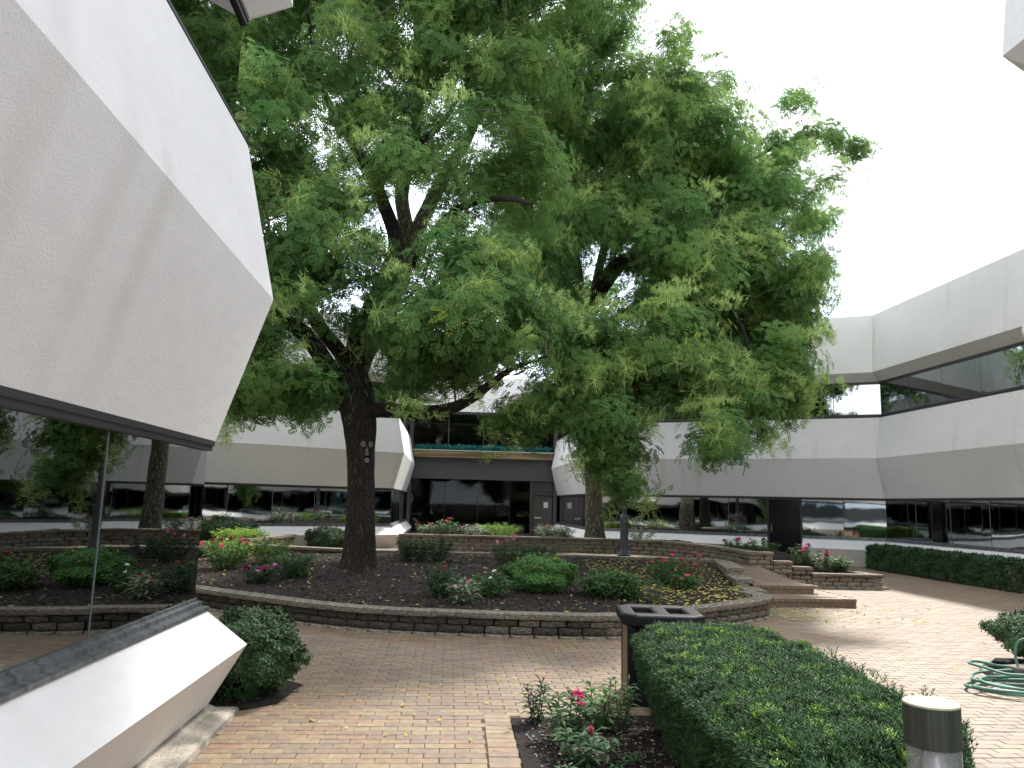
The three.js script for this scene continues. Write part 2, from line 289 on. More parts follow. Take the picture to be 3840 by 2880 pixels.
{
  const r = rng(11), all = [];
  const spread = court.map(([x, z]) => [x, z]);
  part(paveRoot, 'sand_bed', sheet(spread, () => -0.008, 0.5), M.sand);
  const tone = (x, z) => { const n = fbm(x * 0.7, 3, z * 0.7) + 0.6 * (r() - 0.5); const k = clamp(Math.floor((n + 0.55) / 1.1 * 7), 0, 6); return r() < 0.3 ? Math.floor(r() * 7) : k; };
  const ux = dp, uz = [-d1[0], -d1[1]];                       // courses run square to the wings
  const border = (x, z) => x > -0.16 && z > -6.39 && x < 0.06;
  const okGround = (x, z) => inside(court, x, z) && !border(x, z) && !beds.some((b) => inside(b, x, z) && segDist(b, x, z) > 0.06) && !inside(lowStep, x, z) && !inside(path, x, z);
  for (let j = -25; j < 270; j++) for (let i = -100; i < 90; i++) {
    const s = i * 0.203 + (j % 2 ? 0.1015 : 0), t = -j * 0.1015 + 0.3;
    const x = ux[0] * s + uz[0] * t, z = ux[1] * s + uz[1] * t;
    if (x < -2.9 && z > -9.5) continue;
    if (okGround(x, z)) all.push([x, 0, z, 0, tone(x, z)]);
    else if (inside(path, x, z)) all.push([x, pathH(x, z), z, 1, tone(x, z)]);
    else if (inside(lowStep, x, z) && z < -13.98) all.push([x, 0.145, z, 1, tone(x, z)]);
  }
  for (let j = 0; j < 34; j++) { const z = -6.34 + j * 0.1025, x = -0.052 + (z + 6.28) * 0.062; all.push([x, 0.002, z, 0, tone(x + 3, z)]); }
  for (let j = 40; j < 85; j++) { // cut bricks where the courses meet the border
    const t = -j * 0.1015 + 0.3; let last = -9; for (let i = -12; i < 3; i++) { const s = i * 0.203 + (j % 2 ? 0.1015 : 0), x = ux[0] * s + uz[0] * t, z = ux[1] * s + uz[1] * t; if (z > -6.39 && x <= -0.16) last = s; }
    if (last < -8) continue; const z = ux[1] * last + uz[1] * t, edge = -0.162 + (z + 6.28) * 0.062, x = ux[0] * last + uz[0] * t, gap = edge - x - 0.1;
    if (z > -6.39 && gap > 0.04) { const s = last + 0.1015 + gap / 2; all.push([ux[0] * s + uz[0] * t, 0, ux[1] * s + uz[1] * t, 0, tone(x, z), gap / 0.203]); }
  }
  const seen = all.filter((b) => b[3] === 0 && b[0] > -2.6 && b[0] < 0.25 && b[2] < -4.75 && b[2] > -9).sort((a, b) => b[2] - a[2]).slice(0, 300), keep = new Set(seen);
  const mat = (b) => { const m = new THREE.Matrix4(), q = new THREE.Quaternion().setFromEuler(new THREE.Euler((r() - 0.5) * 0.022, Math.atan2(-ux[1], ux[0]) + (r() - 0.5) * 0.018, (r() - 0.5) * 0.012)); return m.compose(V(b[0] + (r() - 0.5) * 0.003, b[1] - r() * 0.003, b[2] + (r() - 0.5) * 0.003), q, V(b[5] ?? 1, 1, 1)); };
  for (const b of seen) { const m = part(paveRoot, 'brick', brickShapes[Math.floor(r() * 4)], M.bricks[b[4]]); m.applyMatrix4(mat(b)); }
  const rest = all.filter((b) => !keep.has(b));
  copies(paveRoot, 'brick_field', brickShapes[0], M.brickField, rest.map(mat), rest.map((b) => { const c = brickTones[b[4]], k = 0.93 + 0.14 * r(); return RGB(c[0] * k, c[1] * k, c[2] * k); }));
}
// brick steps
function step(label, poly, top, riserH) {
  const [a, b] = poly, L = Math.hypot(b[0] - a[0], b[1] - a[1]), turn = Math.atan2(-(b[1] - a[1]), b[0] - a[0]), r = rng(L * 1000 | 0);
  const s = thing('brick_step', label, 'step', [a[0], top, a[1]], turn);
  part(s, 'core', box(L - 0.04, riserH - 0.03, 0.6, L / 2, -riserH / 2 - 0.012, -0.33), M.sand);
  const nose = brickGeo(0.0985, 0.2, 0.055, 0.2, 0.3), course = brickGeo(0.2, 0.09, 0.058, 0.6, 0.1), half = brickGeo(0.097, 0.09, 0.058, 0.3, 0.1);
  const n = Math.floor(L / 0.1015);
  for (let i = 0; i < n; i++) { const m = part(s, 'tread_brick', nose, M.bricks[[2, 3, 6, 2][Math.floor(r() * 4)]]); m.position.set((i + 0.5) * L / n, -r() * 0.003, -0.092 + (r() - 0.5) * 0.004); m.rotation.z = (r() - 0.5) * 0.02; }
  for (let k = 0; k < 2; k++) { const m2 = Math.round(L / 0.2035), fw = L / m2; let x = 0; for (let i = 0; i <= m2 - (k ? 0 : 1); i++) { const h = k && (i === 0 || i === m2); const w = h ? fw / 2 : fw; const m = part(s, 'riser_brick', h ? half : course, M.bricks[[3, 5, 1][Math.floor(r() * 3)]]); m.position.set(x + w / 2, -0.058 - k * 0.061, -0.062 + (r() - 0.5) * 0.006); x += w; } }
}
step('lower brick step, the wider one, beside the paved court', [[4.4, -13.62], [5.98, -13.76]], 0.148, 0.145);
step('upper brick step, the narrower one, at the start of the path', [[4.52, -14.33], [5.52, -14.44]], 0.292, 0.145);

// ---------------------------------------------------------------- block walls
const blockShapes = [0, 1, 2, 3, 4].map((k) => {
  const g = new THREE.BoxGeometry(1, 1, 1, 3, 2, 1), p = g.attributes.position;
  for (let i = 0; i < p.count; i++) {
    let x = p.getX(i), y = p.getY(i), z = p.getZ(i);
    if (z > 0.4) {
      const ex = Math.abs(x) > 0.45, ey = Math.abs(y) > 0.45;
      z = 0.5 + 0.10 * noise(x * 2.3 + k * 5.1, y * 1.7 + k, k * 2.2) - (ex ? 0.13 : 0) - (ey ? 0.11 : 0);
      if (ex) x *= 0.965; if (ey) y *= 0.93;
      x += 0.012 * noise(y * 3 + k * 3.3, k, x); y += 0.02 * noise(x * 3 + k * 1.3, k * 1.1, y);
    } else { x *= 0.985; y *= 0.985; }
    p.setXYZ(i, x, y, z);
  }
  g.computeVertexNormals(); return g;
});
const capShapes = [0, 1, 2].map((k) => { const g = cbox(1, 1, 1, 0.03); const p = g.attributes.position; for (let i = 0; i < p.count; i++) p.setXYZ(i, p.getX(i), p.getY(i) + 0.05 * noise(p.getX(i) * 2 + k * 4, k, p.getZ(i) * 2), p.getZ(i) + 0.02 * noise(p.getX(i) * 3 + k, p.getY(i), k)); g.computeVertexNormals(); return g; });
function walk(pts) { // arclength sampler
  const acc = [0]; for (let i = 1; i < pts.length; i++) acc.push(acc[i - 1] + Math.hypot(pts[i][0] - pts[i - 1][0], pts[i][1] - pts[i - 1][1]));
  const L = acc[acc.length - 1];
  return { L, at(s) { s = clamp(s, 0, L); let i = 1; while (i < acc.length - 1 && acc[i] < s) i++; const t = (s - acc[i - 1]) / (acc[i] - acc[i - 1]), a = pts[i - 1], b = pts[i]; return { x: mix(a[0], b[0], t), z: mix(a[1], b[1], t), turn: Math.atan2(-(b[1] - a[1]), b[0] - a[0]) }; } };
}
function blockWall(root, pts, top, o = {}) {
  const { courses = 3, bh = 0.1, bl = 0.3, ch = 0.065, cd = 0.28, depth = 0.22, mats = M.stones, capMats = M.caps, foot = false, seed = 1, caps = true, capOver = 0.025, cl = 0.3, matsAt } = o, r = rng(seed * 77 + 5), w = walk(pts), topAt = typeof top === 'function' ? top : () => top;
  const put = (name, shape, mat, s, y, L, H, D, out) => { const p = w.at(s), m = part(root, name, shape, mat), nx = Math.sin(p.turn), nz = Math.cos(p.turn), k = out - D / 2; m.position.set(p.x + nx * k, y, p.z + nz * k); m.rotation.y = p.turn + (r() - 0.5) * 0.02; m.scale.set(L, H, D); };
  if (caps) { const n = Math.max(1, Math.round(w.L / cl)), l = w.L / n; for (let i = 0; i < n; i++) { const s = (i + 0.5) * l; put('cap_stone', capShapes[i % 3], capMats[Math.floor(r() * capMats.length)], s, topAt(s) - ch / 2, l - 0.005, ch, cd, capOver); } }
  for (let k = 0; k < courses; k++) {
    let s = k % 2 ? -bl / 2 : 0;
    while (s < w.L - 0.03) {
      const l = bl * (0.92 + 0.16 * r()), a = Math.max(0, s), b = Math.min(w.L, s + l); s += l;
      if (b - a < 0.05) continue;
      const c = (a + b) / 2, y = topAt(c) - (caps ? ch : 0) - (k + 0.5) * bh;
      put('block', blockShapes[Math.floor(r() * 5)], (matsAt ? matsAt(c / w.L, r) : mats)[Math.floor(r() * mats.length)], c, y, b - a - 0.012, bh - 0.008, depth, (r() - 0.5) * 0.012 - k * -0.006);
    }
  }
  if (foot !== false) { let s = -0.1; while (s < w.L) { const l = bl * (0.95 + 0.1 * r()), c = Math.min(w.L - 0.02, s + l / 2); s += l; if (c < 0.02) continue; put('footing_block', blockShapes[Math.floor(r() * 5)], mats[Math.floor(r() * mats.length)], c, foot - bh / 2, l - 0.01, bh, depth, 0.045 + r() * 0.012); } }
}
const wallFront = thing('retaining_wall', 'low curved block wall, stained and darkened for shade, along the front of the tree bed', 'wall');
blockWall(wallFront, frontWall, 0.285, { courses: 2, bh: 0.093, foot: 0.03, mats: M.stones, matsAt: (t, r) => (r() < smooth((t - 0.62) / 0.22) ? M.stonesTan : M.stonesMossyShaded), seed: 2 });  // left blocks carry moss and painted shade; sunlit right end gets the lighter tone
const wallRear = thing('edging_wall', 'low flat capped edging wall behind the tree bed, along the path', 'wall');
blockWall(wallRear, rearWall, 0.505, { courses: 2, bh: 0.1, depth: 0.2, mats: M.stonesMossyShaded, seed: 3 });
const wallSide = thing('stepped_edging_wall', 'stepped edging of pale slabs descending beside the brick steps', 'wall');
{
  const mk = (a, b, top, seed, n = 2) => blockWall(wallSide, [a, b], top, { courses: n, bh: 0.1, cd: 0.34, cl: 0.42, seed, capOver: 0.06, depth: 0.26 });
  mk([4.33, -13.55], [4.37, -14.35], 0.265, 4, 2); mk([4.36, -14.3], [4.45, -15.3], 0.385, 5, 3); mk([4.45, -15.25], [4.78, -17.35], 0.51, 6, 3);
}
const wallUpper = thing('retaining_wall', 'taller curved tan block wall below the far planting bed', 'wall');
{ const w = walk(upperWall); blockWall(wallUpper, upperWall, (s) => 0.81 - 0.08 * smooth((s - 6.2) / (w.L - 6.2)), { courses: 5, bh: 0.1, seed: 7 }); }
const wallStep = thing('stepped_retaining_wall', 'tan block wall stepping down to the paved court beside the brick steps', 'wall');
[[5.16, 5.66, 0.73, 7], [5.66, 6.07, 0.55, 5], [6.07, 6.48, 0.44, 4], [6.48, 8.0, 0.31, 3]].forEach(([a, b, t, n], i) => blockWall(wallStep, [[a, -17.0 - (a - 5.16) * 0.02], [b, -17.0 - (b - 5.16) * 0.02]], t, { courses: n - 1, seed: 9 + i, foot: i === 3 ? 0.05 : false, cl: i === 3 ? 0.3 : 0.45 }));
blockWall(wallStep, [[8.0, -17.06], [7.5, -20.4]], 0.308, { courses: 2, seed: 15 });
const wallLeft = thing('planter_wall', 'short pale capped block wall beside the far lime plants', 'wall');
blockWall(wallLeft, [[-6.32, -19.45], [-6.02, -22.6]], 0.62, { courses: 4, seed: 17 });

// ---------------------------------------------------------------- beds
function chips(root, name, n, seed, hf, pick, size, mats) {
  const r = rng(seed), g = new GB(), a = [V(-0.5, 0, -0.16), V(0.45, 0, -0.2), V(0.5, 0, 0.14), V(-0.42, 0, 0.2)], t = V(0.05, 0.22, 0);
  for (let i = 0; i < 4; i++) g.tri(a[i], t, a[(i + 1) % 4]);
  const ms = [], cs = [];
  for (let i = 0; i < n; i++) { const p = pick(r); if (!p) continue; const s = size * (0.5 + r()); ms.push(new THREE.Matrix4().compose(V(p[0], hf(p[0], p[1]) + 0.004, p[1]), new THREE.Quaternion().setFromEuler(new THREE.Euler((r() - 0.5) * 0.9, r() * 6.3, (r() - 0.5) * 0.9)), V(s, s, s * (0.6 + r())))); const k = mats[Math.floor(r() * mats.length)]; cs.push(RGB(...k)); }
  return copies(root, name, g.geo(), std('chips', { color: RGB(1, 1, 1), roughness: 1 }), ms, cs);
}
function inPoly(poly, margin = 0.1) { const xs = poly.map((p) => p[0]), zs = poly.map((p) => p[1]), x0 = Math.min(...xs), x1 = Math.max(...xs), z0 = Math.min(...zs), z1 = Math.max(...zs); return (r) => { for (let k = 0; k < 30; k++) { const x = mix(x0, x1, r()), z = mix(z0, z1, r()); if (inside(poly, x, z) && segDist(poly, x, z) > margin) return [x, z]; } return null; }; }
const mulchTones = [[0.036, 0.023, 0.017], [0.05, 0.033, 0.024], [0.068, 0.045, 0.032], [0.028, 0.019, 0.015], [0.11, 0.078, 0.054]];
function flat(poly, y) { const g = new THREE.ShapeGeometry(new THREE.Shape(poly.map(([x, z]) => new THREE.Vector2(x, -z)))); g.rotateX(-Math.PI / 2); g.translate(0, y, 0); return g; }
function bed(name, poly, hf, step_, n, seed, size = 0.05) { const g = new THREE.Group(); g.name = name; g.userData.kind = 'structure'; scene.add(g); part(g, 'soil', step_ ? sheet(poly, hf, step_) : flat(poly, hf(0, 0)), M.mulch); if (n) chips(g, 'mulch_chips', n, seed, hf, inPoly(poly, 0.2), size, mulchTones); return g; }
bed('tree_bed', frontBed, bedH, 0.12, 14000, 21);
bed('upper_bed', upperBed, upperH, 0.15, 3500, 22);
bed('flower_bed', flowerBed, () => 0.008, 0, 5200, 23, 0.032);
bed('hedge_bed', hedgeBedR, () => 0.02, 0, 1500, 24);
bed('shrub_bed', shrubBedL, () => 0.012, 0, 700, 25, 0.04);
bed('shrub_bed_001', shrubBedR, () => 0.012, 0, 600, 26, 0.04);
bed('left_bed', leftBed, (x, z) => 0.5 + 0.02 * fbm(x, 4, z), 0.2, 1500, 27);
{ // pale pebbles and chips among the mulch of the near flower bed
  const g = new THREE.IcosahedronGeometry(0.5, 1); g.scale(1, 0.55, 0.8); const r = rng(31), ms = [], cs = [], pick = inPoly([[0.1, -6.2], [1.1, -6.3], [1.3, -4.4], [0.25, -4.4]], 0.02);
  for (let i = 0; i < 420; i++) { const p = pick(r); const s = 0.012 + 0.022 * r() * r(); ms.push(new THREE.Matrix4().compose(V(p[0], 0.014, p[1]), new THREE.Quaternion().setFromEuler(new THREE.Euler(r() - 0.5, r() * 6, r() - 0.5)), V(s, s, s))); const k = 0.5 + r(); cs.push(RGB(0.30 * k, 0.265 * k, 0.225 * k)); }
  const o = copies(scene, 'pebbles', g, std('pebbles', { color: RGB(1, 1, 1), roughness: 0.8 }), ms, cs); o.userData.label = 'pale pebbles scattered in the mulch of the near flower bed'; o.userData.category = 'pebbles';
}

// ---------------------------------------------------------------- the office building
const building = thing('office_building', 'white stucco office building with angular bands and long mirrored windows around the court', 'building');
const off = (i, p) => [PLAN[i][0] + MITRE[i][0] * p, PLAN[i][1] + MITRE[i][1] * p];
function bandGeo(i, prof, o = {}) { // profile (p, h) swept from plan corner i to i+1
  const g = new GB(), n = rightOf(PLAN[i], PLAN[i + 1]), dir = [n[1], -n[0]], L = Math.hypot(PLAN[i + 1][0] - PLAN[i][0], PLAN[i + 1][1] - PLAN[i][1]);
  const pt = (end, p, h) => { const s = o[end]; if (s !== undefined) return V(PLAN[i][0] + dir[0] * s + n[0] * p, h, PLAN[i][1] + dir[1] * s + n[1] * p); const q = off(end === 'a' ? i : i + 1, p); return V(q[0], h, q[1]); };
  const sOf = (v) => (v.x - PLAN[i][0]) * dir[0] + (v.z - PLAN[i][1]) * dir[1] + i * 3.7;
  let acc = prof[0][1];
  for (let k = 0; k + 1 < prof.length; k++) {
    const [p, h] = prof[k], [q, e] = prof[k + 1], l = Math.hypot(q - p, e - h), a = pt('a', p, h), b = pt('b', p, h), c = pt('b', q, e), d = pt('a', q, e);
    g.quad(a, b, c, d, [sOf(a), acc], [sOf(b), acc], [sOf(c), acc + l], [sOf(d), acc + l]); acc += l;
  }
  for (const end of ['a', 'b']) if (o[end] !== undefined) { const c = pt(end, -0.1, prof.reduce((s, q) => s + q[1], 0) / prof.length); for (let k = 0; k + 1 < prof.length; k++) { const a = pt(end, ...prof[k]), b = pt(end, ...prof[k + 1]); g.tri(a, b, c, [a.z, a.y], [b.z, b.y], [c.z, c.y]); } }
  return g.geo();
}
const PLINTH = [[0.10, -0.12], [0.10, 0.02], [0.36, 0.5], [0.075, 0.775], [-0.1, 0.775]];
const SPANDREL = [[-0.1, 2.045], [0.05, 2.045], [0.37, 3.24], [0.11, 4.5], [-0.1, 4.53]];
const PARAPET = [[-0.1, 5.63], [0.05, 5.63], [0.36, 5.88], [0.19, 7.72], [-0.3, 7.74], [-0.3, 7.3]];
const paneRnd = rng(41);
const paneGeos = new Map();
function pane(w, h) { const k = `${w.toFixed(3)}_${h.toFixed(3)}_${Math.floor(paneRnd() * 5)}`; if (!paneGeos.has(k)) { const g = new THREE.BoxGeometry(w, h, 0.012), u = g.attributes.uv, ox = paneRnd() * 5, oy = paneRnd() * 5; for (let i = 0; i < u.count; i++) u.setXY(i, u.getX(i) * w + ox, u.getY(i) * h + oy); paneGeos.set(k, g); } return paneGeos.get(k); }
function glazing(wing, i, h0, h1, want, mat, cuts = []) { const o_w = i === 0 ? 0.009 : 0.016; // panes, joints, head and sill trim of one storey
  const a = PLAN[i], b = PLAN[i + 1], n = rightOf(a, b), dir = [n[1], -n[0]], L = Math.hypot(b[0] - a[0], b[1] - a[1]), turn = Math.atan2(-dir[1], dir[0]);
  const spans = cuts.length ? [[0, cuts[0]], [cuts[1], L]] : [[0, L]];
  for (const [s0, s1] of spans) {
    const cnt = Math.max(1, Math.round((s1 - s0) / want)), w = (s1 - s0) / cnt;
    for (let k = 0; k < cnt; k++) {
      const s = s0 + (k + 0.5) * w, m = part(wing, 'window_pane', pane(w - 0.014, h1 - h0), mat);
      m.position.set(a[0] + dir[0] * s, (h0 + h1) / 2, a[1] + dir[1] * s); m.rotation.set((paneRnd() - 0.5) * 0.006, turn + (paneRnd() - 0.5) * 0.006, 0, 'YXZ');
      if (k) { const j = part(wing, 'mullion_joint', box(o_w, h1 - h0, 0.014), M.joint); j.position.set(a[0] + dir[0] * (s0 + k * w) + n[0] * 0.003, (h0 + h1) / 2, a[1] + dir[1] * (s0 + k * w) + n[1] * 0.003); j.rotation.y = turn; }
    }
  }
}
function wing(i, o = {}) {
  const w = sub(building, 'facade_wing'), want = o.pane ?? 1.3, cut = o.door;
  if (cut) { const L = Math.hypot(PLAN[i + 1][0] - PLAN[i][0], PLAN[i + 1][1] - PLAN[i][1]); part(w, 'plinth', bandGeo(i, PLINTH, { b: cut[0] }), M.stucco); part(w, 'plinth', bandGeo(i, PLINTH, { a: cut[1] }), M.stucco); }
  else part(w, 'plinth', bandGeo(i, PLINTH), M.stucco);
  part(w, 'spandrel_band', bandGeo(i, SPANDREL), M.stucco);
  part(w, 'roof_parapet', bandGeo(i, PARAPET), M.stucco);
  const sill = (h) => bandGeo(i, [[0.10, h], [0.10, h + 0.022], [0.05, h + 0.03], [0.05, h + 0.06], [0.02, h + 0.068], [0.02, h + 0.085], [-0.02, h + 0.085]], cut && h < 2 ? { b: cut[0] } : {});
  part(w, 'sill_trim', sill(0.778), M.alu);
  if (cut) part(w, 'sill_trim', bandGeo(i, [[0.10, 0.778], [0.10, 0.80], [0.05, 0.808], [0.05, 0.838], [0.02, 0.846], [0.02, 0.863], [-0.02, 0.863]], { a: cut[1] }), M.alu);
  part(w, 'sill_trim', sill(4.532), M.bronze);
  const head = (h) => [[-0.03, h - 0.075], [0.035, h - 0.075], [0.035, h - 0.04], [0.048, h - 0.036], [0.048, h]];
  part(w, 'head_trim', bandGeo(i, head(2.043)), M.bronze);
  part(w, 'head_trim', bandGeo(i, head(5.628)), M.bronze);
  glazing(w, i, 0.84, 1.985, want, o.flat ? M.glassFlat : M.glass, cut ?? []);
  glazing(w, i, 4.6, 5.57, want, o.flat ? M.glassFlat : M.glassFlat);
  part(w, 'backing_wall', bandGeo(i, [[-0.12, -0.1], [-0.12, 7.4]]), M.dark);
  part(w, 'flat_roof', bandGeo(i, [[-0.2, 7.35], [-5.5, 7.35]]), M.concrete);
}
wing(0, { pane: 1.7, flat: true });
wing(1, { pane: 1.6 }); wing(2); wing(3); wing(4, { pane: 1.4 });
wing(6, { pane: 1.4 }); wing(8, { pane: 1.5 }); wing(9, { pane: 1.6 }); wing(10, { pane: 1.7 });
const Lm = Math.hypot(PLAN[8][0] - PLAN[7][0], PLAN[8][1] - PLAN[7][1]), doorA = Lm - 3.46, doorB = Lm - 2.4;
wing(7, { door: [doorA, doorB] });
{ // black door set into the wing
  const n = rightOf(PLAN[7], PLAN[8]), dir = [n[1], -n[0]], s = (doorA + doorB) / 2, turn = Math.atan2(-dir[1], dir[0]);
  const d = sub(building, 'door'); d.position.set(PLAN[7][0] + dir[0] * s, 0.1, PLAN[7][1] + dir[1] * s); d.rotation.y = turn;
  part(d, 'leaf', box(0.94, 1.84, 0.04, 0, 0.92, -0.03), std('black door glass', { color: RGB(0.012, 0.011, 0.012), roughness: 0.12 }));
  for (const x of [-0.5, 0.5]) part(d, 'jamb', box(0.06, 1.9, 0.12, x, 0.95, 0), M.bronze);
  part(d, 'handle', mergeGeometries([box(0.03, 0.26, 0.03, -0.4, 0.95, 0.06), box(0.05, 0.05, 0.06, -0.4, 0.95, 0.02)]), M.alu);
  part(d, 'threshold', box(1.06, 0.2, 0.5, 0, -0.1, 0.1), M.concrete);
}
{ // curved skirting along the foot of the nearest wing
  part(building, 'foot_skirting', bandGeo(0, [[0.08, 0.16], [0.14, 0.09], [0.19, 0.062], [0.30, 0.05], [0.335, 0.035], [0.345, -0.02]], {}), M.concrete);
}
{ // glazed atrium between the two far wings
  const a = PLAN[5], b = PLAN[6], n = rightOf(a, b), dir = [n[1], -n[0]], L = Math.hypot(b[0] - a[0], b[1] - a[1]), turn = Math.atan2(-dir[1], dir[0]);
  const at = sub(building, 'atrium_front'); at.position.set(a[0], 0, a[1]); at.rotation.y = turn;   // x along the front, z outwards
  part(at, 'fascia', mergeGeometries([box(L - 0.3, 0.86, 0.12, L / 2, 3.12, 0.04), box(L - 0.3, 0.06, 0.2, L / 2, 3.58, 0.06), box(L - 0.3, 0.05, 0.16, L / 2, 2.68, 0.05)]), M.bronzeLight);
  part(at, 'roof_fascia', box(L - 0.3, 0.12, 0.16, L / 2, 5.66, 0.05), M.bronze);
  part(at, 'roof_parapet', box(L - 0.2, 1.6, 0.3, L / 2, 6.53, -0.05), M.stucco);
  for (const x of [0.16, L - 0.16]) part(at, 'corner_post', box(0.16, 5.7, 0.22, x, 2.85, 0.04), M.bronzeLight);
  const edges = [0.24, 1.75, 3.25, 4.7, 5.62];
  for (let k = 0; k < 4; k++) { const w = edges[k + 1] - edges[k] - 0.03; part(at, 'window_pane', box(w, 2.35, 0.012, (edges[k] + edges[k + 1]) / 2, 1.48, 0), M.clear); if (k) part(at, 'mullion', box(0.03, 2.35, 0.03, edges[k], 1.48, 0), M.bronze); }
  const up = [0.24, 1.83, 3.42, 5.0, L - 0.24];
  for (let k = 0; k < 4; k++) { const w = up[k + 1] - up[k] - 0.025; part(at, 'window_pane', box(w, 1.98, 0.012, (up[k] + up[k + 1]) / 2, 4.61, 0), M.clear); if (k) part(at, 'mullion', box(0.022, 1.98, 0.025, up[k], 4.61, 0), M.joint); }
  part(at, 'door_post', box(0.09, 2.4, 0.12, 5.66, 1.45, 0.02), M.bronzeLight);
  part(at, 'transom', box(0.98, 0.07, 0.12, 6.18, 2.08, 0.02), M.bronzeLight);
  part(at, 'transom_pane', box(0.9, 0.5, 0.012, 6.18, 2.38, 0), std('bronze infill', { color: RGB(0.07, 0.062, 0.055), roughness: 0.3 }));
  part(at, 'room_wall', box(L + 0.6, 5.9, 0.1, L / 2, 2.9, -5.2), M.room);
  for (const x of [-0.1, L + 0.1]) part(at, 'room_wall', box(0.1, 5.7, 5.0, x, 2.9, -2.62), M.room);
  part(at, 'room_floor', box(L, 0.1, 5.0, L / 2, 0.25, -2.58), std('floor tile', { color: RGB(0.2, 0.17, 0.14), roughness: 0.35 }));
  part(at, 'room_ceiling', box(L, 0.7, 5.0, L / 2, 3.05, -2.6), M.room);
  part(at, 'room_roof', box(L, 0.1, 5.0, L / 2, 5.75, -2.6), M.room);
  const d = sub(building, 'atrium_door'); d.position.set(a[0] + dir[0] * 6.18, 0.3, a[1] + dir[1] * 6.18); d.rotation.y = turn;
  part(d, 'leaf', box(0.88, 1.74, 0.03, 0, 0.87, 0), std('brown tinted door glass', { color: RGB(0.085, 0.07, 0.055), roughness: 0.15 }));
  part(d, 'push_bar', box(0.3, 0.05, 0.05, -0.2, 0.72, 0.04), M.whiteBox);
  part(d, 'notice', box(0.2, 0.26, 0.006, 0.16, 1.3, 0.02), M.paper);
}

// ---------------------------------------------------------------- trees
function pinnateSpray(seed, leaves = 7) { // the leafy end of a twig: several pinnate leaves
  const r = rng(seed), b = new GB();
  for (let k = 0; k < leaves; k++) {
    const az = k / leaves * 6.283 + r() * 0.8, up = 0.75 - 1.1 * r(), L = 0.2 + 0.1 * r(), dir = V(Math.cos(az), up, Math.sin(az)).normalize(), side = V().crossVectors(dir, V(0, 1, 0)).normalize();
    const pairs = 5, o = V(0, -0.12 * r(), 0);
    const at = (t) => o.clone().addScaledVector(dir, L * t).add(V(0, -0.10 * t * t, 0));
    for (let i = 1; i <= pairs; i++) for (const sgn of [-1, 1]) {
      const p = at(0.15 + 0.8 * i / pairs), ld = side.clone().multiplyScalar(sgn).addScaledVector(dir, 0.55).add(V(0, -0.15 - 0.3 * r(), 0)).normalize(), w = V().crossVectors(ld, V(0.2 * (r() - 0.5), 1, 0.2 * (r() - 0.5))).normalize(), l = 0.058 + 0.016 * r();
      const m = p.clone().addScaledVector(ld, l * 0.5), e = p.clone().addScaledVector(ld, l), q = 0.0165;
      b.tri(p, m.clone().addScaledVector(w, q), e).tri(p, e, m.clone().addScaledVector(w, -q));
    }
    const a = at(1), e = a.clone().addScaledVector(dir, 0.058).add(V(0, -0.02, 0)), m = a.clone().lerp(e, 0.5);
    b.tri(a, m.clone().addScaledVector(side, 0.0165), e).tri(a, e, m.clone().addScaledVector(side, -0.0165));
  }
  return b.geo();
}
function podPanicle(seed) { // branching stalks hung with small pods
  const r = rng(seed), b = new GB();
  const rib = (p, q, w) => { const s = V().crossVectors(q.clone().sub(p), V(0.3, 0.2, 1)).normalize().multiplyScalar(w), s2 = V().crossVectors(q.clone().sub(p), s).normalize().multiplyScalar(w); b.quad(p.clone().add(s), p.clone().sub(s), q.clone().sub(s), q.clone().add(s)); b.quad(p.clone().add(s2), p.clone().sub(s2), q.clone().sub(s2), q.clone().add(s2)); };
  for (let k = 0; k < 13; k++) {
    const az = k * 2.4 + r(), up = 0.1 + 1.1 * r(), L = 0.2 + 0.2 * r(), d = V(Math.cos(az), up, Math.sin(az)).normalize();
    const m = d.clone().multiplyScalar(L * 0.55), e = d.clone().multiplyScalar(L).add(V(0, -0.07, 0));
    rib(V(0, 0, 0), m, 0.0028); rib(m, e, 0.0022);
    for (let i = 0; i < 5; i++) { const t = 0.45 + 0.55 * r(), p = t < 0.7 ? V().lerpVectors(V(0, 0, 0), m, t / 0.7) : V().lerpVectors(m, e, (t - 0.7) / 0.3), q = p.clone().add(V((r() - 0.5) * 0.05, -0.03 - 0.045 * r(), (r() - 0.5) * 0.05)); rib(p, q, 0.0014); rib(q, q.clone().add(V((r() - 0.5) * 0.008, -0.03 - 0.025 * r(), (r() - 0.5) * 0.008)), 0.0042); }
  }
  return b.geo();
}
const sprays = [pinnateSpray(3), pinnateSpray(8, 6)], panicles = [podPanicle(4), podPanicle(9)];
function align(dir, spin, r) { const q = new THREE.Quaternion().setFromUnitVectors(V(0, 1, 0), dir.clone().normalize()); return q.multiply(new THREE.Quaternion().setFromAxisAngle(V(0, 1, 0), spin)); }
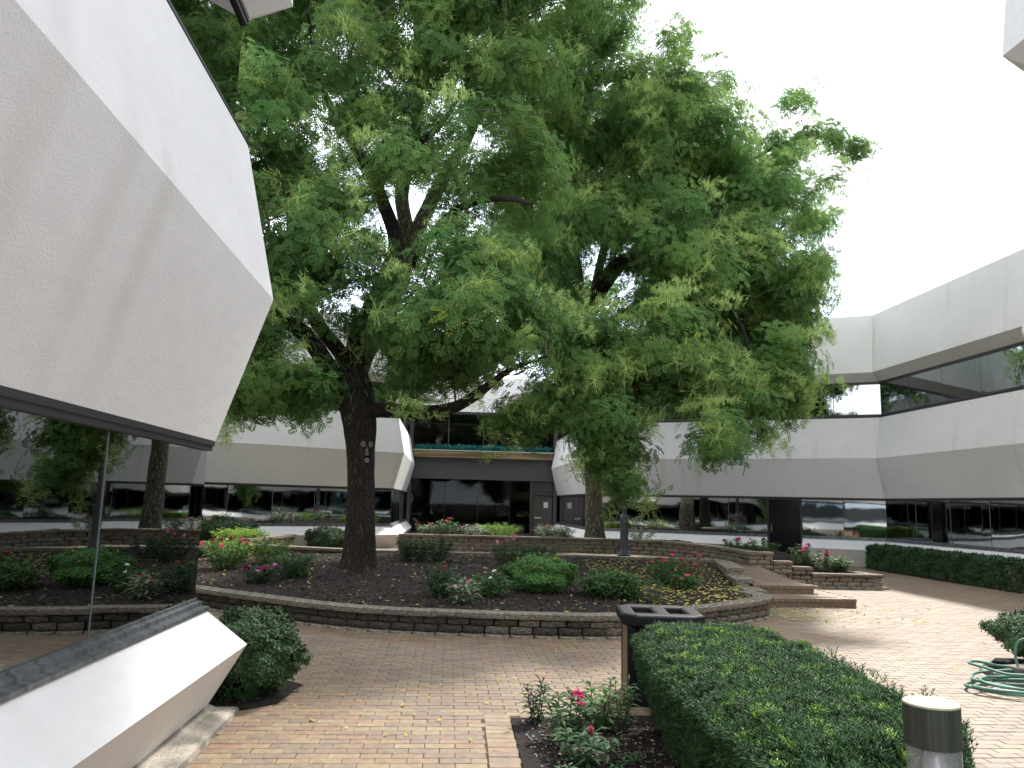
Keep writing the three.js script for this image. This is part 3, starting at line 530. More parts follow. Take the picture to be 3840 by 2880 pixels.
function tree(o) {
  const r = rng(o.seed), root = thing(o.name, o.label, 'tree', o.base), B = V(...o.base), rel = (a) => V(a[0], a[1], a[2]).sub(B);
  part(root, 'trunk', tube(o.trunk.pts.map(rel), o.trunk.rad, 28, 0.08, 0.26), o.bark);
  const nodes = [];
  for (const l of o.limbs) {
    const pts = l.p.map(rel), g = tube(pts, l.r, 12, 0.14, 0.22); part(root, 'limb', g, l.m ?? o.bark);
    const c = new THREE.CatmullRomCurve3(pts, false, 'centripetal'), n = Math.ceil(c.getLength() / 0.3);
    for (let i = 2; i <= n; i++) nodes.push({ p: c.getPoint(i / n), r: mix(l.r[0], l.r[l.r.length - 1], i / n) });
  }
  const twigs = [], ms = [[], []], cs = [[], []], pm = [[], []], pc = [[], []];
  for (const [x, y, z, a, b, c, sparse] of o.crown) {
    const C = rel([x, y, z]), area = a * b + b * c + a * c, clumps = Math.max(2, Math.round(area * 4.3 * (sparse ?? 1)));
    for (let k = 0; k < clumps; k++) {
      const u = r() * 2 - 1, th = r() * 6.283, q = Math.sqrt(1 - u * u), rad = 0.4 + 0.6 * Math.sqrt(r()), dir = V(q * Math.cos(th), u, q * Math.sin(th));
      const P = C.clone().add(V(dir.x * a * rad, dir.y * b * rad, dir.z * c * rad));
      if (noise((P.x + B.x) * 0.62 + o.seed, (P.y + B.y) * 0.62, (P.z + B.z) * 0.62) < -0.17 && !(sparse < 0.71)) continue;
      if (o.open && o.open.some(([ex, ey, ez]) => { const nx = P.x + B.x, ny = P.y + B.y, k = ez / (P.z + B.z); return P.z + B.z > ez - 0.4 && Math.hypot(nx * k - ex, (ny - 1.62) * k + 1.62 - ey) < 0.52; }) && r() < 0.75) continue;
      if (o.void && o.void(P.x + B.x, P.y + B.y, P.z + B.z)) continue;
      // a branch from the nearest limb
      let best = null, bd = 1e9; for (const nd of nodes) { const d = nd.p.distanceTo(P) + Math.max(0, nd.p.y - P.y) * 0.35; if (d < bd) { bd = d; best = nd; } }
      const mid = best.p.clone().lerp(P, 0.55).add(V((r() - 0.5) * 0.3, 0.12 * bd, (r() - 0.5) * 0.3)), br = clamp(0.008 + 0.012 * bd, 0.01, Math.min(0.05, best.r * 0.8));
      twigs.push(tube([best.p, mid, P], [br, br * 0.6, 0.006], 5, 0.35, 0));
      if (bd < 2.5) nodes.push({ p: P.clone(), r: 0.02 }, { p: mid, r: 0.03 });
      const tone = 0.82 + 0.4 * r(), warm = r();
      const n = Math.round((18 + 12 * r()) * (o.dense ?? 1) * (sparse < 0.71 ? 0.8 : 1)), rr = 0.40 * (sparse < 0.71 ? 0.8 : 1);
      for (let i = 0; i < n; i++) {
        const g = V((r() + r() - 1) * 1.5, (r() + r() - 1) * 1.05, (r() + r() - 1) * 1.5).multiplyScalar(rr * 1.25), pos = P.clone().add(g), out = dir.clone().multiplyScalar(0.5).add(g.normalize().multiplyScalar(0.6)).add(V((r() - 0.5) * 0.6, 0.35, (r() - 0.5) * 0.6)).normalize(), s = 0.72 + 0.4 * r(), v = r() < 0.5 ? 0 : 1;
        ms[v].push(new THREE.Matrix4().compose(pos, align(out, r() * 6.3), V(s, s, s)));
        const t = tone * (0.85 + 0.3 * r()), old = r() < 0.01 ? 1 : 0;
        cs[v].push(RGB((0.122 + 0.05 * warm) * t + old * 0.2, (0.25 + 0.03 * warm) * t + old * 0.14, 0.076 * t));
      }
      if (r() < (o.pods ?? 0.5) && rad > 0.55) for (let i = 0; i < 6; i++) {
        const pos = P.clone().addScaledVector(dir, 0.3 + 0.2 * r()).add(V((r() - 0.5) * 0.6, (r() - 0.5) * 0.5, (r() - 0.5) * 0.6)), v = r() < 0.5 ? 0 : 1, s = 0.6 + 0.45 * r();
        pm[v].push(new THREE.Matrix4().compose(pos, align(dir.clone().add(V(0, 0.7, 0)), r() * 6.3), V(s, s, s))); const t = 0.8 + 0.4 * r(); pc[v].push(RGB(0.44 * t, 0.58 * t, 0.20 * t));
      }
    }
  }
  part(root, 'branches', mergeGeometries(twigs), M.twig, 'stuff');
  const lm = leafMat('tree leaves', RGB(1, 1, 1), { transmission: 0.56, roughness: 1, specularIntensity: 0.12 }), pmn = leafMat('green pods', RGB(1, 1, 1), { transmission: 0, roughness: 0.8, specularIntensity: 0.15 });
  for (const v of [0, 1]) { copies(root, 'leaves', sprays[v], lm, ms[v], cs[v]); if (pm[v].length) copies(root, 'seed_pods', panicles[v], pmn, pm[v], pc[v]); }
  console.log(o.name, 'sprays', ms[0].length + ms[1].length, 'pods', pm[0].length + pm[1].length, 'branches', twigs.length);
  return root;
}
tree({
  name: 'pagoda_tree', label: 'large spreading tree with dark trunk and a carved face, in the mulch bed', seed: 101, base: [-2.7, bedH(-2.7, -14.4) - 0.05, -14.4], bark: M.bark, pods: 0.5, dense: 1.0,
  open: [[-2.75, 5.24, -14.7], [-2.49, 6.05, -14.9], [-2.45, 6.8, -15], [-2.6, 7.7, -15.2], [-3.2, 8.6, -15.2], [-2.3, 7.2, -16], [-2.45, 8.2, -16.1], [-2.3, 9.2, -16.2], [-1.83, 7.9, -15.9], [-1.5, 8.5, -15.7], [-0.6, 7.16, -13.8], [-0.1, 7.03, -13.4], [-3.5, 4.2, -14.2], [-3.85, 4.65, -13.9], [-2.9, 4.2, -14.4], [-1.44, 3.21, -13.9], [-0.98, 3.25, -13.7], [-2.7, 2.9, -14.2], [-2.6, 2.6, -14.2]],
  trunk: { pts: [[-2.68, 0.3, -14.4], [-2.68, 0.62, -14.4], [-2.69, 1.29, -14.4], [-2.72, 1.96, -14.4], [-2.76, 2.63, -14.4], [-2.81, 3.14, -14.4], [-2.9, 3.66, -14.4], [-2.93, 4.2, -14.45]], rad: [0.40, 0.315, 0.265, 0.245, 0.25, 0.285, 0.32, 0.27, 0.16] },
  limbs: [
    { p: [[-2.85, 3.0, -14.4], [-3.08, 3.4, -14.4], [-3.47, 4.14, -14.2], [-3.85, 4.63, -13.9], [-4.2, 4.8, -13.6], [-4.57, 4.99, -13.2], [-5.04, 5.6, -12.8]], r: [0.17, 0.18, 0.16, 0.13, 0.1, 0.05] },
    { p: [[-2.9, 3.4, -14.4], [-3.0, 3.8, -14.45], [-3.2, 4.29, -14.5], [-3.7, 4.88, -14.6], [-4.1, 5.51, -14.8], [-4.4, 6.51, -15], [-4.69, 7.94, -15.2], [-5.05, 9.55, -15.4], [-5.3, 11.5, -15.4]], r: [0.17, 0.15, 0.13, 0.1, 0.07, 0.03] },
    { p: [[-2.9, 3.5, -14.42], [-2.94, 4.56, -14.5], [-2.76, 5.24, -14.7], [-2.49, 6.05, -14.9], [-2.4, 6.78, -15.1], [-2.74, 7.69, -15.2], [-3.01, 8.28, -15.2], [-3.42, 8.88, -15.2], [-4, 9.88, -15], [-4.4, 11.5, -14.8]], r: [0.2, 0.19, 0.17, 0.14, 0.11, 0.08, 0.03] },
    { p: [[-2.46, 6.3, -14.95], [-2.4, 6.94, -15], [-2.75, 7.86, -14.9], [-2.46, 8.27, -14.7], [-1.94, 8.58, -14.5], [-1.44, 8.97, -14.3], [-1.0, 9.8, -14.2]], r: [0.11, 0.1, 0.09, 0.06, 0.03] },
    { p: [[-2.78, 3.0, -14.4], [-2.59, 3.24, -14.3], [-2.05, 3.23, -14.1], [-1.44, 3.21, -13.9], [-0.98, 3.29, -13.7], [-0.53, 3.53, -13.4], [-0.05, 3.86, -13.1], [0.56, 4.06, -12.8]], r: [0.15, 0.15, 0.13, 0.11, 0.09, 0.05, 0.02] },
    { p: [[-2.93, 3.8, -14.46], [-2.8, 4.6, -14.9], [-2.66, 5.18, -15.2], [-2.34, 6.32, -15.8], [-2.28, 7.1, -16], [-2.48, 8.17, -16.1], [-2.31, 9.17, -16.2], [-2.23, 10.43, -16.3], [-2.35, 12.22, -16.3], [-2.56, 14.66, -16.3]], r: [0.17, 0.19, 0.18, 0.16, 0.13, 0.1, 0.04], m: M.barkPale },
    { p: [[-2.28, 6.9, -15.95], [-1.83, 7.9, -15.9], [-1.49, 8.54, -15.7], [-1.06, 9.19, -15.5], [-0.6, 10.49, -15.2], [-0.45, 12.05, -15]], r: [0.16, 0.15, 0.12, 0.08, 0.03], m: M.barkPale },
    { p: [[-2.38, 6.1, -15.7], [-1.7, 6.86, -15], [-1.16, 7.18, -14.4], [-0.6, 7.16, -13.8], [-0.13, 7.03, -13.4], [0.28, 6.79, -13]], r: [0.08, 0.08, 0.07, 0.055, 0.03] },
  ],
  void: (x, y, z) => { const d = 14 / -z; const u = x * d, v = (y - 1.62) * d; return Math.abs(u + 1.95) < 0.4 && Math.abs(v - 5.4) < 0.7 && r_(x, y); },
  crown: [[-5.19, 9.62, -14.6, 2.3, 2.6, 2.6, 0.9], [-3.33, 10.84, -15.2, 2.6, 2.6, 2.8, 0.85], [-1.18, 10.48, -15.2, 2.2, 2.4, 2.4, 0.9], [-4.22, 6.96, -14.4, 1.7, 1.7, 2.2, 0.85], [-2.17, 7.64, -14.8, 1.9, 1.7, 2.2, 0.72], [-0.31, 7.36, -14, 1.6, 1.6, 1.8], [-4.13, 3.84, -13.6, 1.25, 0.8, 1.2, 1.5], [-4.55, 5.18, -13.6, 1.2, 1.1, 1.4, 1.3], [-1.7, 4.45, -13.5, 1.5, 0.95, 1.2, 1.2], [-0.47, 4.68, -13.2, 1.3, 1.2, 1.3, 1.3], [-3.02, 5.16, -13.4, 1.2, 0.9, 1.0, 0.6], [-3.9, 5.9, -13.8, 1.2, 0.8, 1.2], [0.6, 13.9, -12.6, 2.0, 1.5, 2.0, 1.5], [-1.8, 14.4, -12.2, 2.0, 1.5, 2.0, 1.5], [1.7, 13.6, -10.4, 2.1, 1.3, 2.0, 2.4], [2.9, 14.4, -12.9, 1.9, 1.3, 1.9, 2.2], [0.2, 13.2, -9.4, 1.8, 1.1, 1.6, 1.5], [-1.28, 5.66, -13.8, 1.5, 1.2, 1.5], [-3.36, 3.49, -13.9, 0.9, 0.45, 0.8], [-2.87, 14.57, -15.5, 4.2, 2.4, 4.0], [-6.34, 12.97, -15, 2.5, 2.5, 2.8], [0.02, 13.3, -15.5, 1.9, 1.8, 2.2], [-5.83, 7.02, -13.5, 2.0, 2.4, 2.2]],  // the high lobes out of view are added and thickened to shade the near-left wing
});
function r_(x, y) { return noise(x * 3.1, y * 3.1, 4.2) < 0.25; }
tree({
  name: 'pagoda_tree', label: 'tree with pale mottled trunk behind the tan block wall, crown hanging low', seed: 202, base: [2.38, 0.68, -22.0], bark: M.barkPale, pods: 0.9, dense: 1.15,
  open: [[2.18, 7.21, -20.5], [2.37, 7.55, -19.5], [2.65, 7.64, -18.6], [3.0, 7.5, -17.8]],
  trunk: { pts: [[2.38, 0.5, -22], [2.38, 0.95, -22], [2.36, 1.78, -22], [2.32, 2.8, -22], [2.26, 4.1, -21.9], [2.19, 5.38, -21.7], [2.12, 6.4, -21.5]], rad: [0.36, 0.27, 0.235, 0.225, 0.21, 0.2, 0.17] },
  limbs: [
    { p: [[2.14, 6.0, -21.55], [2.15, 6.7, -21.2], [2.18, 7.21, -20.5], [2.37, 7.55, -19.5], [2.65, 7.64, -18.6], [3.2, 7.7, -18.4], [4.0, 7.6, -18.2], [4.79, 6.91, -18.31], [5.31, 5.9, -17.85], [5.4, 4.75, -17.51], [5.1, 3.65, -17.29]], r: [0.15, 0.14, 0.12, 0.1, 0.07, 0.04, 0.015], m: M.bark },
    { p: [[2.14, 6.1, -21.55], [2.36, 8.05, -21.6], [2.85, 9.92, -21.4], [3.71, 11.58, -21], [4.64, 12.56, -20.4]], r: [0.15, 0.12, 0.08, 0.03] },
    { p: [[2.13, 6.2, -21.5], [1.81, 7.98, -21.4], [1.58, 9.54, -21.2], [1.34, 11.52, -21], [1.68, 13.85, -20.6], [1.9, 15.87, -20.4]], r: [0.15, 0.13, 0.1, 0.07, 0.03] },
    { p: [[2.2, 5.2, -21.72], [2.68, 6.46, -20], [3.6, 6.7, -19.0], [4.85, 6.99, -19.44], [5.84, 7.78, -18.76], [6.71, 8.67, -18.53]], r: [0.12, 0.11, 0.09, 0.06, 0.02], m: M.bark },
    { p: [[2.26, 4.4, -21.85], [1.59, 5.57, -20], [1.32, 5.5, -18], [1.5, 4.86, -16.4], [2.09, 4.05, -15.6], [2.25, 3.1, -15.4]], r: [0.1, 0.09, 0.07, 0.04, 0.012], m: M.bark },
    { p: [[2.17, 7.0, -20.8], [3.7, 9.1, -20.2], [5.44, 10.47, -20.57], [6.57, 11.02, -19.66], [7.51, 11.35, -19.21]], r: [0.1, 0.08, 0.05, 0.02], m: M.bark },
  ],
  crown: [[2.1, 11.99, -18.5, 2.0, 2.0, 2.6], [3.64, 10.29, -18, 2.0, 1.9, 2.2], [5.44, 10.08, -19.66, 2.1, 1.88, 2.21], [6.51, 8.35, -18.98, 1.49, 1.88, 1.99], [3.09, 7.75, -17.5, 1.9, 1.6, 1.9], [5.02, 6.68, -18.31, 1.77, 1.55, 1.77], [5.77, 5.5, -17.97, 1.21, 1.66, 1.44, 1.5], [5.06, 3.79, -17.51, 1.05, 1.1, 0.99, 1.6], [4.05, 2.77, -15.3, 0.6, 0.5, 0.6, 1.6], [3.11, 4.82, -16, 1.3, 1.1, 1.3, 1.5], [1.47, 4.39, -16, 1.4, 1.2, 1.4, 1.5], [2.1, 3.21, -15.6, 0.85, 0.8, 0.8, 1.5], [2.27, 2.38, -15.5, 0.4, 0.5, 0.4, 1.5], [0.43, 3.59, -16, 0.85, 0.65, 0.8, 1.4], [2.6, 15.6, -16.6, 2.2, 1.4, 1.8], [0.63, 2.93, -16, 0.45, 0.5, 0.5], [0.99, 7.57, -18.5, 1.9, 2.0, 2.2], [1.25, 10.82, -19.5, 2.2, 2.4, 2.5], [3.97, 8.36, -22.5, 3.8, 3.2, 3.0, 0.75], [2.63, 12.19, -23, 3.8, 3.4, 3.0, 0.75], [5.92, 9.48, -21.5, 2.6, 2.8, 2.8, 0.85], [5.4, 6.4, -22.0, 2.2, 1.8, 2.0, 0.85], [6.3, 7.6, -20.5, 1.7, 2.0, 2.0], [7.2, 6.43, -19.44, 0.77, 1.32, 1.1], [6.8, 4.87, -19.44, 0.55, 0.88, 0.77], [1.47, 15.87, -20, 2.0, 1.8, 2.2], [-0.11, 6.34, -17.5, 1.3, 1.6, 1.5],  // includes a top lobe out of view, added for shade on the near-left wing
    [7.06, 12.25, -19.21, 0.39, 0.5, 0.39, 0.7], [8.02, 11.12, -18.98, 0.5, 0.39, 0.39, 0.7], [7.4, 11.3, -19.2, 0.55, 0.45, 0.5, 0.7], [6.9, 11.1, -19.4, 0.6, 0.5, 0.6, 0.7], [8.61, 10.95, -18.98, 0.33, 0.28, 0.33, 0.7], [7.88, 9.77, -18.76, 0.39, 0.44, 0.39], [4.0, 12.87, -18, 0.4, 0.5, 0.4, 0.7], [2.52, 13.46, -18.2, 0.6, 0.5, 0.5, 0.7], [5.55, 12.99, -19.89, 0.55, 0.44, 0.44, 0.7]],
});

// ---------------------------------------------------------------- hedges and shrubs
function yewSprig(seed) {
  const r = rng(seed), b = new GB();
  for (let k = 0; k < 3; k++) {
    const az = k * 2.1 + r(), d = V(Math.cos(az) * 0.45, 1, Math.sin(az) * 0.45).normalize(), L = 0.05 + 0.03 * r();
    for (let i = 0; i < 14; i++) { const t = 0.1 + 0.9 * i / 14, p = d.clone().multiplyScalar(L * t), a = i * 2.4, nd = V(Math.cos(a), 0.75, Math.sin(a)).normalize(), w = V().crossVectors(nd, d).normalize().multiplyScalar(0.0017), e = p.clone().addScaledVector(nd, 0.018); b.tri(p.clone().add(w), p.clone().sub(w), e); b.tri(p.clone().add(w), e, p.clone().addScaledVector(nd, 0.011).addScaledVector(w, 1.6)); }
  }
  return b.geo();
}
function leafTuft(seed, n, L, W) { const r = rng(seed), b = new GB(); for (let i = 0; i < n; i++) { const az = i * 2.4 + r(), up = 1.2 - 1.6 * r(), d = V(Math.cos(az), up, Math.sin(az)).normalize(), s = V().crossVectors(d, V(0, 1, 0.1)).normalize(); b.leaf(V((r() - 0.5) * L, (r() - 0.5) * L, (r() - 0.5) * L), d, s, L * (0.75 + 0.5 * r()), W * (0.8 + 0.4 * r()), 0.15); } return b.geo(); }
function clad(root, name, geo, mat, n, seed, sample, tones, size = 1) { const r = rng(seed), ms = [], cs = []; for (let i = 0; i < n; i++) { const q = sample(r); if (!q) continue; const s = size * (0.75 + 0.5 * r()); ms.push(new THREE.Matrix4().compose(q.p, align(q.n.clone().add(V((r() - 0.5) * 0.9, 0.25 + (r() - 0.5) * 0.6, (r() - 0.5) * 0.9)), r() * 6.3), V(s, s, s))); const t = tones[Math.floor(r() * tones.length)], k = 0.8 + 0.4 * r(); cs.push(RGB(t[0] * k, t[1] * k, t[2] * k)); } return copies(root, name, geo, mat, ms, cs); }
const yewTones = [[0.036, 0.088, 0.03], [0.044, 0.104, 0.034], [0.03, 0.072, 0.028], [0.056, 0.122, 0.036], [0.038, 0.092, 0.036]];
{ // clipped yew by the bin
  const poly = smoothPath([[0.97, -6.15], [1.2, -6.3], [1.75, -6.25], [1.95, -6.0], [2.06, -5.2], [2.04, -4.2], [1.93, -3.5], [1.76, -3.18], [1.35, -3.02], [1.08, -2.92], [0.98, -3.3], [0.93, -4.2], [0.92, -5.2], [0.97, -6.15]], 60);
  const h = thing('yew_hedge', 'broad clipped yew hedge beside the litter bin, flat topped with red berries', 'hedge', [1.5, 0, -4.6]);
  const topH = (x, z) => 0.72 + 0.075 * fbm(x * 3.0, 5, z * 3.0) - 0.14 * smooth((-4.0 - -3.2 + (z + 4.0) * 1) / 1.1) * 0.6 - 0.1 * smooth(1 - segDist(poly, x, z) / 0.16);
  const core = new GB(), C = [1.52, -4.6], ring = (k, y) => poly.map(([x, z]) => V(mix(C[0], x, k) - 1.5, y, mix(C[1], z, k) + 4.6)), a = ring(0.66, 0.0), b = ring(0.84, 0.42), c = ring(0.82, 0.56), t = V(C[0] - 1.5, 0.6, 0);
  for (let i = 0; i + 1 < poly.length; i++) { core.quad(a[i], a[i + 1], b[i + 1], b[i]); core.quad(b[i], b[i + 1], c[i + 1], c[i]); core.tri(c[i], c[i + 1], t); }
  part(h, 'branch_core', core.geo(), std('dead twigs', { color: RGB(0.16, 0.13, 0.09), roughness: 1 }));
  const pick = inPoly(poly, 0), w = walk(poly), mat = leafMat('yew needles', RGB(1, 1, 1), { transmission: 0, roughness: 0.6, specularIntensity: 0.35 }), sprig = yewSprig(6);
  clad(h, 'top_foliage', sprig, mat, 17000, 51, (r) => { const p = pick(r); return p && { p: V(p[0] - 1.5, topH(...p) - 0.06 * r(), p[1] + 4.6), n: V(0, 1, 0) }; }, yewTones);
  clad(h, 'side_foliage', sprig, mat, 19000, 52, (r) => { const s = w.at(r() * w.L), y = 0.06 + 0.66 * Math.pow(r(), 0.6), inn = 0.02 + 0.09 * r() + 0.16 * smooth(1 - y / 0.6), nx = -Math.sin(s.turn), nz = -Math.cos(s.turn), cx = C[0] - s.x, cz = C[1] - s.z, sg = nx * cx + nz * cz < 0 ? 1 : -1, e = 0.05 * fbm(s.x * 3, y * 3, s.z * 3); return { p: V(s.x - 1.5 - sg * nx * (inn - e), Math.min(y, topH(s.x, s.z)), s.z + 4.6 - sg * nz * (inn - e)), n: V(sg * nx, 0.35, sg * nz) }; }, yewTones);
  clad(h, 'new_growth', sprig, mat, 1500, 53, (r) => { const p = pick(r); if (!p || noise(p[0] * 8, 1.3, p[1] * 8) < 0.22) return null; return { p: V(p[0] - 1.5, topH(...p) + 0.005, p[1] + 4.6), n: V(0, 1, 0) }; }, [[0.20, 0.34, 0.05], [0.14, 0.27, 0.04]], 0.95);
  clad(h, 'stray_shoots', sprig, mat, 60, 54, (r) => { const s = w.at(w.L * (0.25 + 0.35 * r())); return { p: V(s.x - 1.5, topH(s.x, s.z) + 0.03 + 0.06 * r(), s.z + 4.6), n: V(0, 3, 0) }; }, yewTones, 1.2);
  const bg = new THREE.IcosahedronGeometry(0.011, 1);
  for (const [x, y, z] of [[0.96, 0.62, -4.5], [1.0, 0.66, -4.42], [1.2, 0.73, -4.05], [0.97, 0.52, -3.75], [1.0, 0.6, -3.5], [1.15, 0.71, -3.2], [1.55, 0.73, -3.5], [1.98, 0.7, -3.6], [1.02, 0.5, -3.2], [0.95, 0.58, -5.1]]) part(h, 'berry', bg, M.berry).position.set(x - 1.5, y, z + 4.6);
}
const boxTones = [[0.03, 0.07, 0.025], [0.04, 0.085, 0.03], [0.025, 0.058, 0.024], [0.055, 0.10, 0.035]];
const boxTuft = leafTuft(7, 9, 0.03, 0.018), boxMat = leafMat('small glossy leaves', RGB(1, 1, 1), { transmission: 0, roughness: 0.5, specularIntensity: 0.4 });
function ellipsoidShrub(name, label, cat, at, [rx, ry, rz], n, seed, tones, group, size = 1) {
  const s = thing(name, label, cat, at, 0, group), g = new THREE.IcosahedronGeometry(1, 3), p = g.attributes.position;
  for (let i = 0; i < p.count; i++) { const v = V(p.getX(i), p.getY(i), p.getZ(i)), k = 0.66 + 0.2 * noise(v.x * 2 + seed, v.y * 2, v.z * 2); p.setXYZ(i, v.x * rx * k, v.y * ry * k + ry, v.z * rz * k); }
  g.computeVertexNormals(); part(s, 'branch_core', g, std('dead twigs', { color: RGB(0.16, 0.13, 0.09), roughness: 1 }));
  clad(s, 'foliage', boxTuft, boxMat, n, seed, (r) => { const u = r() * 2 - 1, th = r() * 6.283, q = Math.sqrt(1 - u * u), d = V(q * Math.cos(th), u, q * Math.sin(th)), k = 0.82 + 0.2 * r() + 0.24 * 1.5 * noise(d.x * 2 + seed, d.y * 2, d.z * 2); return { p: V(d.x * rx * k, Math.max(0.04, d.y * ry * k + ry), d.z * rz * k), n: d }; }, tones, size);
  for (let i = 0; i < 3; i++) part(s, 'stem', tube([V((i - 1) * 0.05, -0.02, 0), V((i - 1) * 0.08, ry * 0.5, 0.03)], [0.014, 0.01], 5), M.twig);
  return s;
}
ellipsoidShrub('evergreen_shrub', 'rounded dark evergreen shrub at the end of the near white wing', 'shrub', [-2.13, 0.0, -6.78], [0.41, 0.35, 0.43], 3000, 61, boxTones);
ellipsoidShrub('evergreen_shrub', 'glossy evergreen shrub beside the coiled green hose', 'shrub', [6.0, 0.06, -8.85], [0.6, 0.28, 0.55], 4200, 62, [[0.08, 0.15, 0.065], [0.10, 0.18, 0.08], [0.06, 0.12, 0.05]]);
ellipsoidShrub('evergreen_shrub', 'blocky evergreen shrub behind the dark tree trunk, against the far plinth', 'shrub', [-5.35, 0.1, -23.6], [0.62, 0.36, 0.5], 2200, 63, boxTones, undefined, 1.5);
ellipsoidShrub('evergreen_shrub', 'long grey green shrub behind the lime plants, under the far left windows', 'shrub', [-7.75, 0.5, -21.3], [1.0, 0.26, 0.5], 2200, 64, boxTones, undefined, 1.5);
function boxHedge(name, label, poly, H, base, n, seed, tones, size) {
  const h = thing(name, label, 'hedge', [poly[0][0], base, poly[0][1]]), [ox, oz] = poly[0], w = walk([...poly, poly[0]]), pick = inPoly(poly, 0.02), cx = poly.reduce((s, p) => s + p[0], 0) / poly.length, cz = poly.reduce((s, p) => s + p[1], 0) / poly.length;
  const shp = new THREE.Shape(poly.map(([x, z]) => new THREE.Vector2(mix(cx, x, 0.86) - ox, -(mix(cz, z, 0.97) - oz)))), g = new THREE.ExtrudeGeometry(shp, { depth: H * 0.8, bevelEnabled: false }); g.rotateX(-Math.PI / 2);
  part(h, 'branch_core', g, std('dead twigs', { color: RGB(0.16, 0.13, 0.09), roughness: 1 }));
  clad(h, 'foliage', boxTuft, boxMat, n, seed, (r) => {
    if (r() < 0.4) { const p = pick(r); return p && { p: V(p[0] - ox, H * (0.97 + 0.26 * fbm(p[0] * 2.4, 2, p[1] * 2.4)) - 0.05 * r(), p[1] - oz), n: V(0, 1, 0) }; }
    const s = w.at(r() * w.L), y = 0.03 + H * 0.93 * r(), nx = Math.sin(s.turn), nz = Math.cos(s.turn), sg = nx * (s.x - cx) + nz * (s.z - cz) > 0 ? 1 : -1, e = 0.17 * fbm(s.x * 2, y * 2.5, s.z * 2) - 0.03; return { p: V(s.x - ox + sg * nx * e, y, s.z - oz + sg * nz * e), n: V(sg * nx, 0.2, sg * nz) };
  }, tones, size);
  return h;
}
boxHedge('clipped_hedge', 'long dark clipped hedge along the foot of the right wing', [[10.42, -23.2], [10.62, -19.5], [10.95, -15.5], [11.4, -10.5], [12.1, -10.5], [11.75, -15.5], [11.4, -19.5], [11.15, -23.0]], 0.66, 0.02, 17000, 71, boxTones, 1.7);
boxHedge('clipped_hedge', 'small clipped lime green box hedge in front of the atrium', [[-0.95, -22.9], [0.12, -22.95], [0.14, -24.0], [-0.95, -23.95]], 0.32, 0.62, 1500, 72, [[0.20, 0.32, 0.05], [0.25, 0.38, 0.06], [0.15, 0.27, 0.05]], 1.6);

// ---------------------------------------------------------------- flowering plants
const vLeaf = leafMat('plant leaves', RGB(1, 1, 1), { vertexColors: true, transmission: 0.28, roughness: 0.8, specularIntensity: 0.3 });
const petalMat = {}; const petal = (c) => petalMat[c] ??= leafMat('petals', RGB(...c.split(',').map(Number)), { transmission: 0, roughness: 0.7 });
const PINK = '0.62,0.03,0.17', MAGENTA = '0.55,0.02,0.20', RED = '0.62,0.02,0.04', CRIMSON = '0.28,0.003,0.06', YELLOW = '0.72,0.42,0.02', WHITE = '0.75,0.75,0.68';
function blossom(seed, n, s, plume) { const r = rng(seed), b = new GB(); for (let i = 0; i < n; i++) { const az = i * 2.4, up = plume ? 0.8 : 0.25 + 0.7 * (i / n), d = V(Math.cos(az), up, Math.sin(az)).normalize(), sd = V().crossVectors(d, V(0.1, 1, 0)).normalize(); b.leaf(V(0, plume ? i / n * s * 1.6 : 0, 0), d, sd, s * (0.7 + 0.4 * r()), s * 0.62, 0.2); } return b.geo(); }
const bloomGeo = [blossom(1, 12, 0.032), blossom(2, 16, 0.03, true), blossom(3, 6, 0.022)];
function plant(name, label, at, o) {
  const r = rng(o.seed), p = thing(name, label, o.cat ?? 'flower', at, 0, o.group), b = new GB(), stems = [], tips = [], H = o.h * o.big, R = o.r * o.big;
  for (let k = 0; k < o.stems; k++) {
    const az = k * 2.399 + r(), q = R * Math.sqrt((k + 0.5) / o.stems), e = V(Math.cos(az) * q, H * (0.72 + 0.3 * r()) * (1 - 0.35 * (q / R) ** 2), Math.sin(az) * q), s0 = V(e.x * 0.25, -0.03, e.z * 0.25), m = V(e.x * 0.75, e.y * 0.5, e.z * 0.75);
    stems.push(tube([s0, m, e], [0.006, 0.0045, 0.003], 4, 0.12)); tips.push(e);
    const n = Math.round(o.leaves / o.stems);
    for (let i = 0; i < n; i++) {
      const t = Math.pow((i + 0.5) / n, 0.7), u = 1 - t, base = V(0, 0, 0).addScaledVector(s0, u * u).addScaledVector(m, 2 * u * t).addScaledVector(e, t * t), a2 = i * 2.4 + k, up = 0.15 + 0.75 * t * r(), d = V(Math.cos(a2), up, Math.sin(a2)).normalize(), sd = V().crossVectors(d, V(0, 1, 0)).normalize();
      const c = o.cols[Math.floor(r() * o.cols.length)], f = 0.8 + 0.4 * r(); b.leaf(base, d, sd, o.big * o.L * (0.65 + 0.55 * r()), o.big * o.W * (0.7 + 0.5 * r()), 0.18 + 0.3 * r(), [c[0] * f, c[1] * f, c[2] * f]);
    }
  }
  part(p, 'stems', mergeGeometries(stems), o.stemMat ?? std('green stem', { color: RGB(0.08, 0.13, 0.04) }));
  part(p, 'foliage', b.geo(), vLeaf);
  (o.flowers ?? []).forEach(([col, n, kind, scale = 1], j) => { for (let i = 0; i < n; i++) { const e = tips[(i * 3 + j * 5) % tips.length], m = part(p, 'flower', bloomGeo[kind], petal(col)); m.position.set(e.x + (r() - 0.5) * 0.04, e.y + 0.012, e.z + (r() - 0.5) * 0.04); m.rotation.set((r() - 0.5) * 0.6, r() * 6, (r() - 0.5) * 0.6); m.scale.setScalar(1.3 * scale * (0.8 + 0.4 * r())); } });
  return p;
}
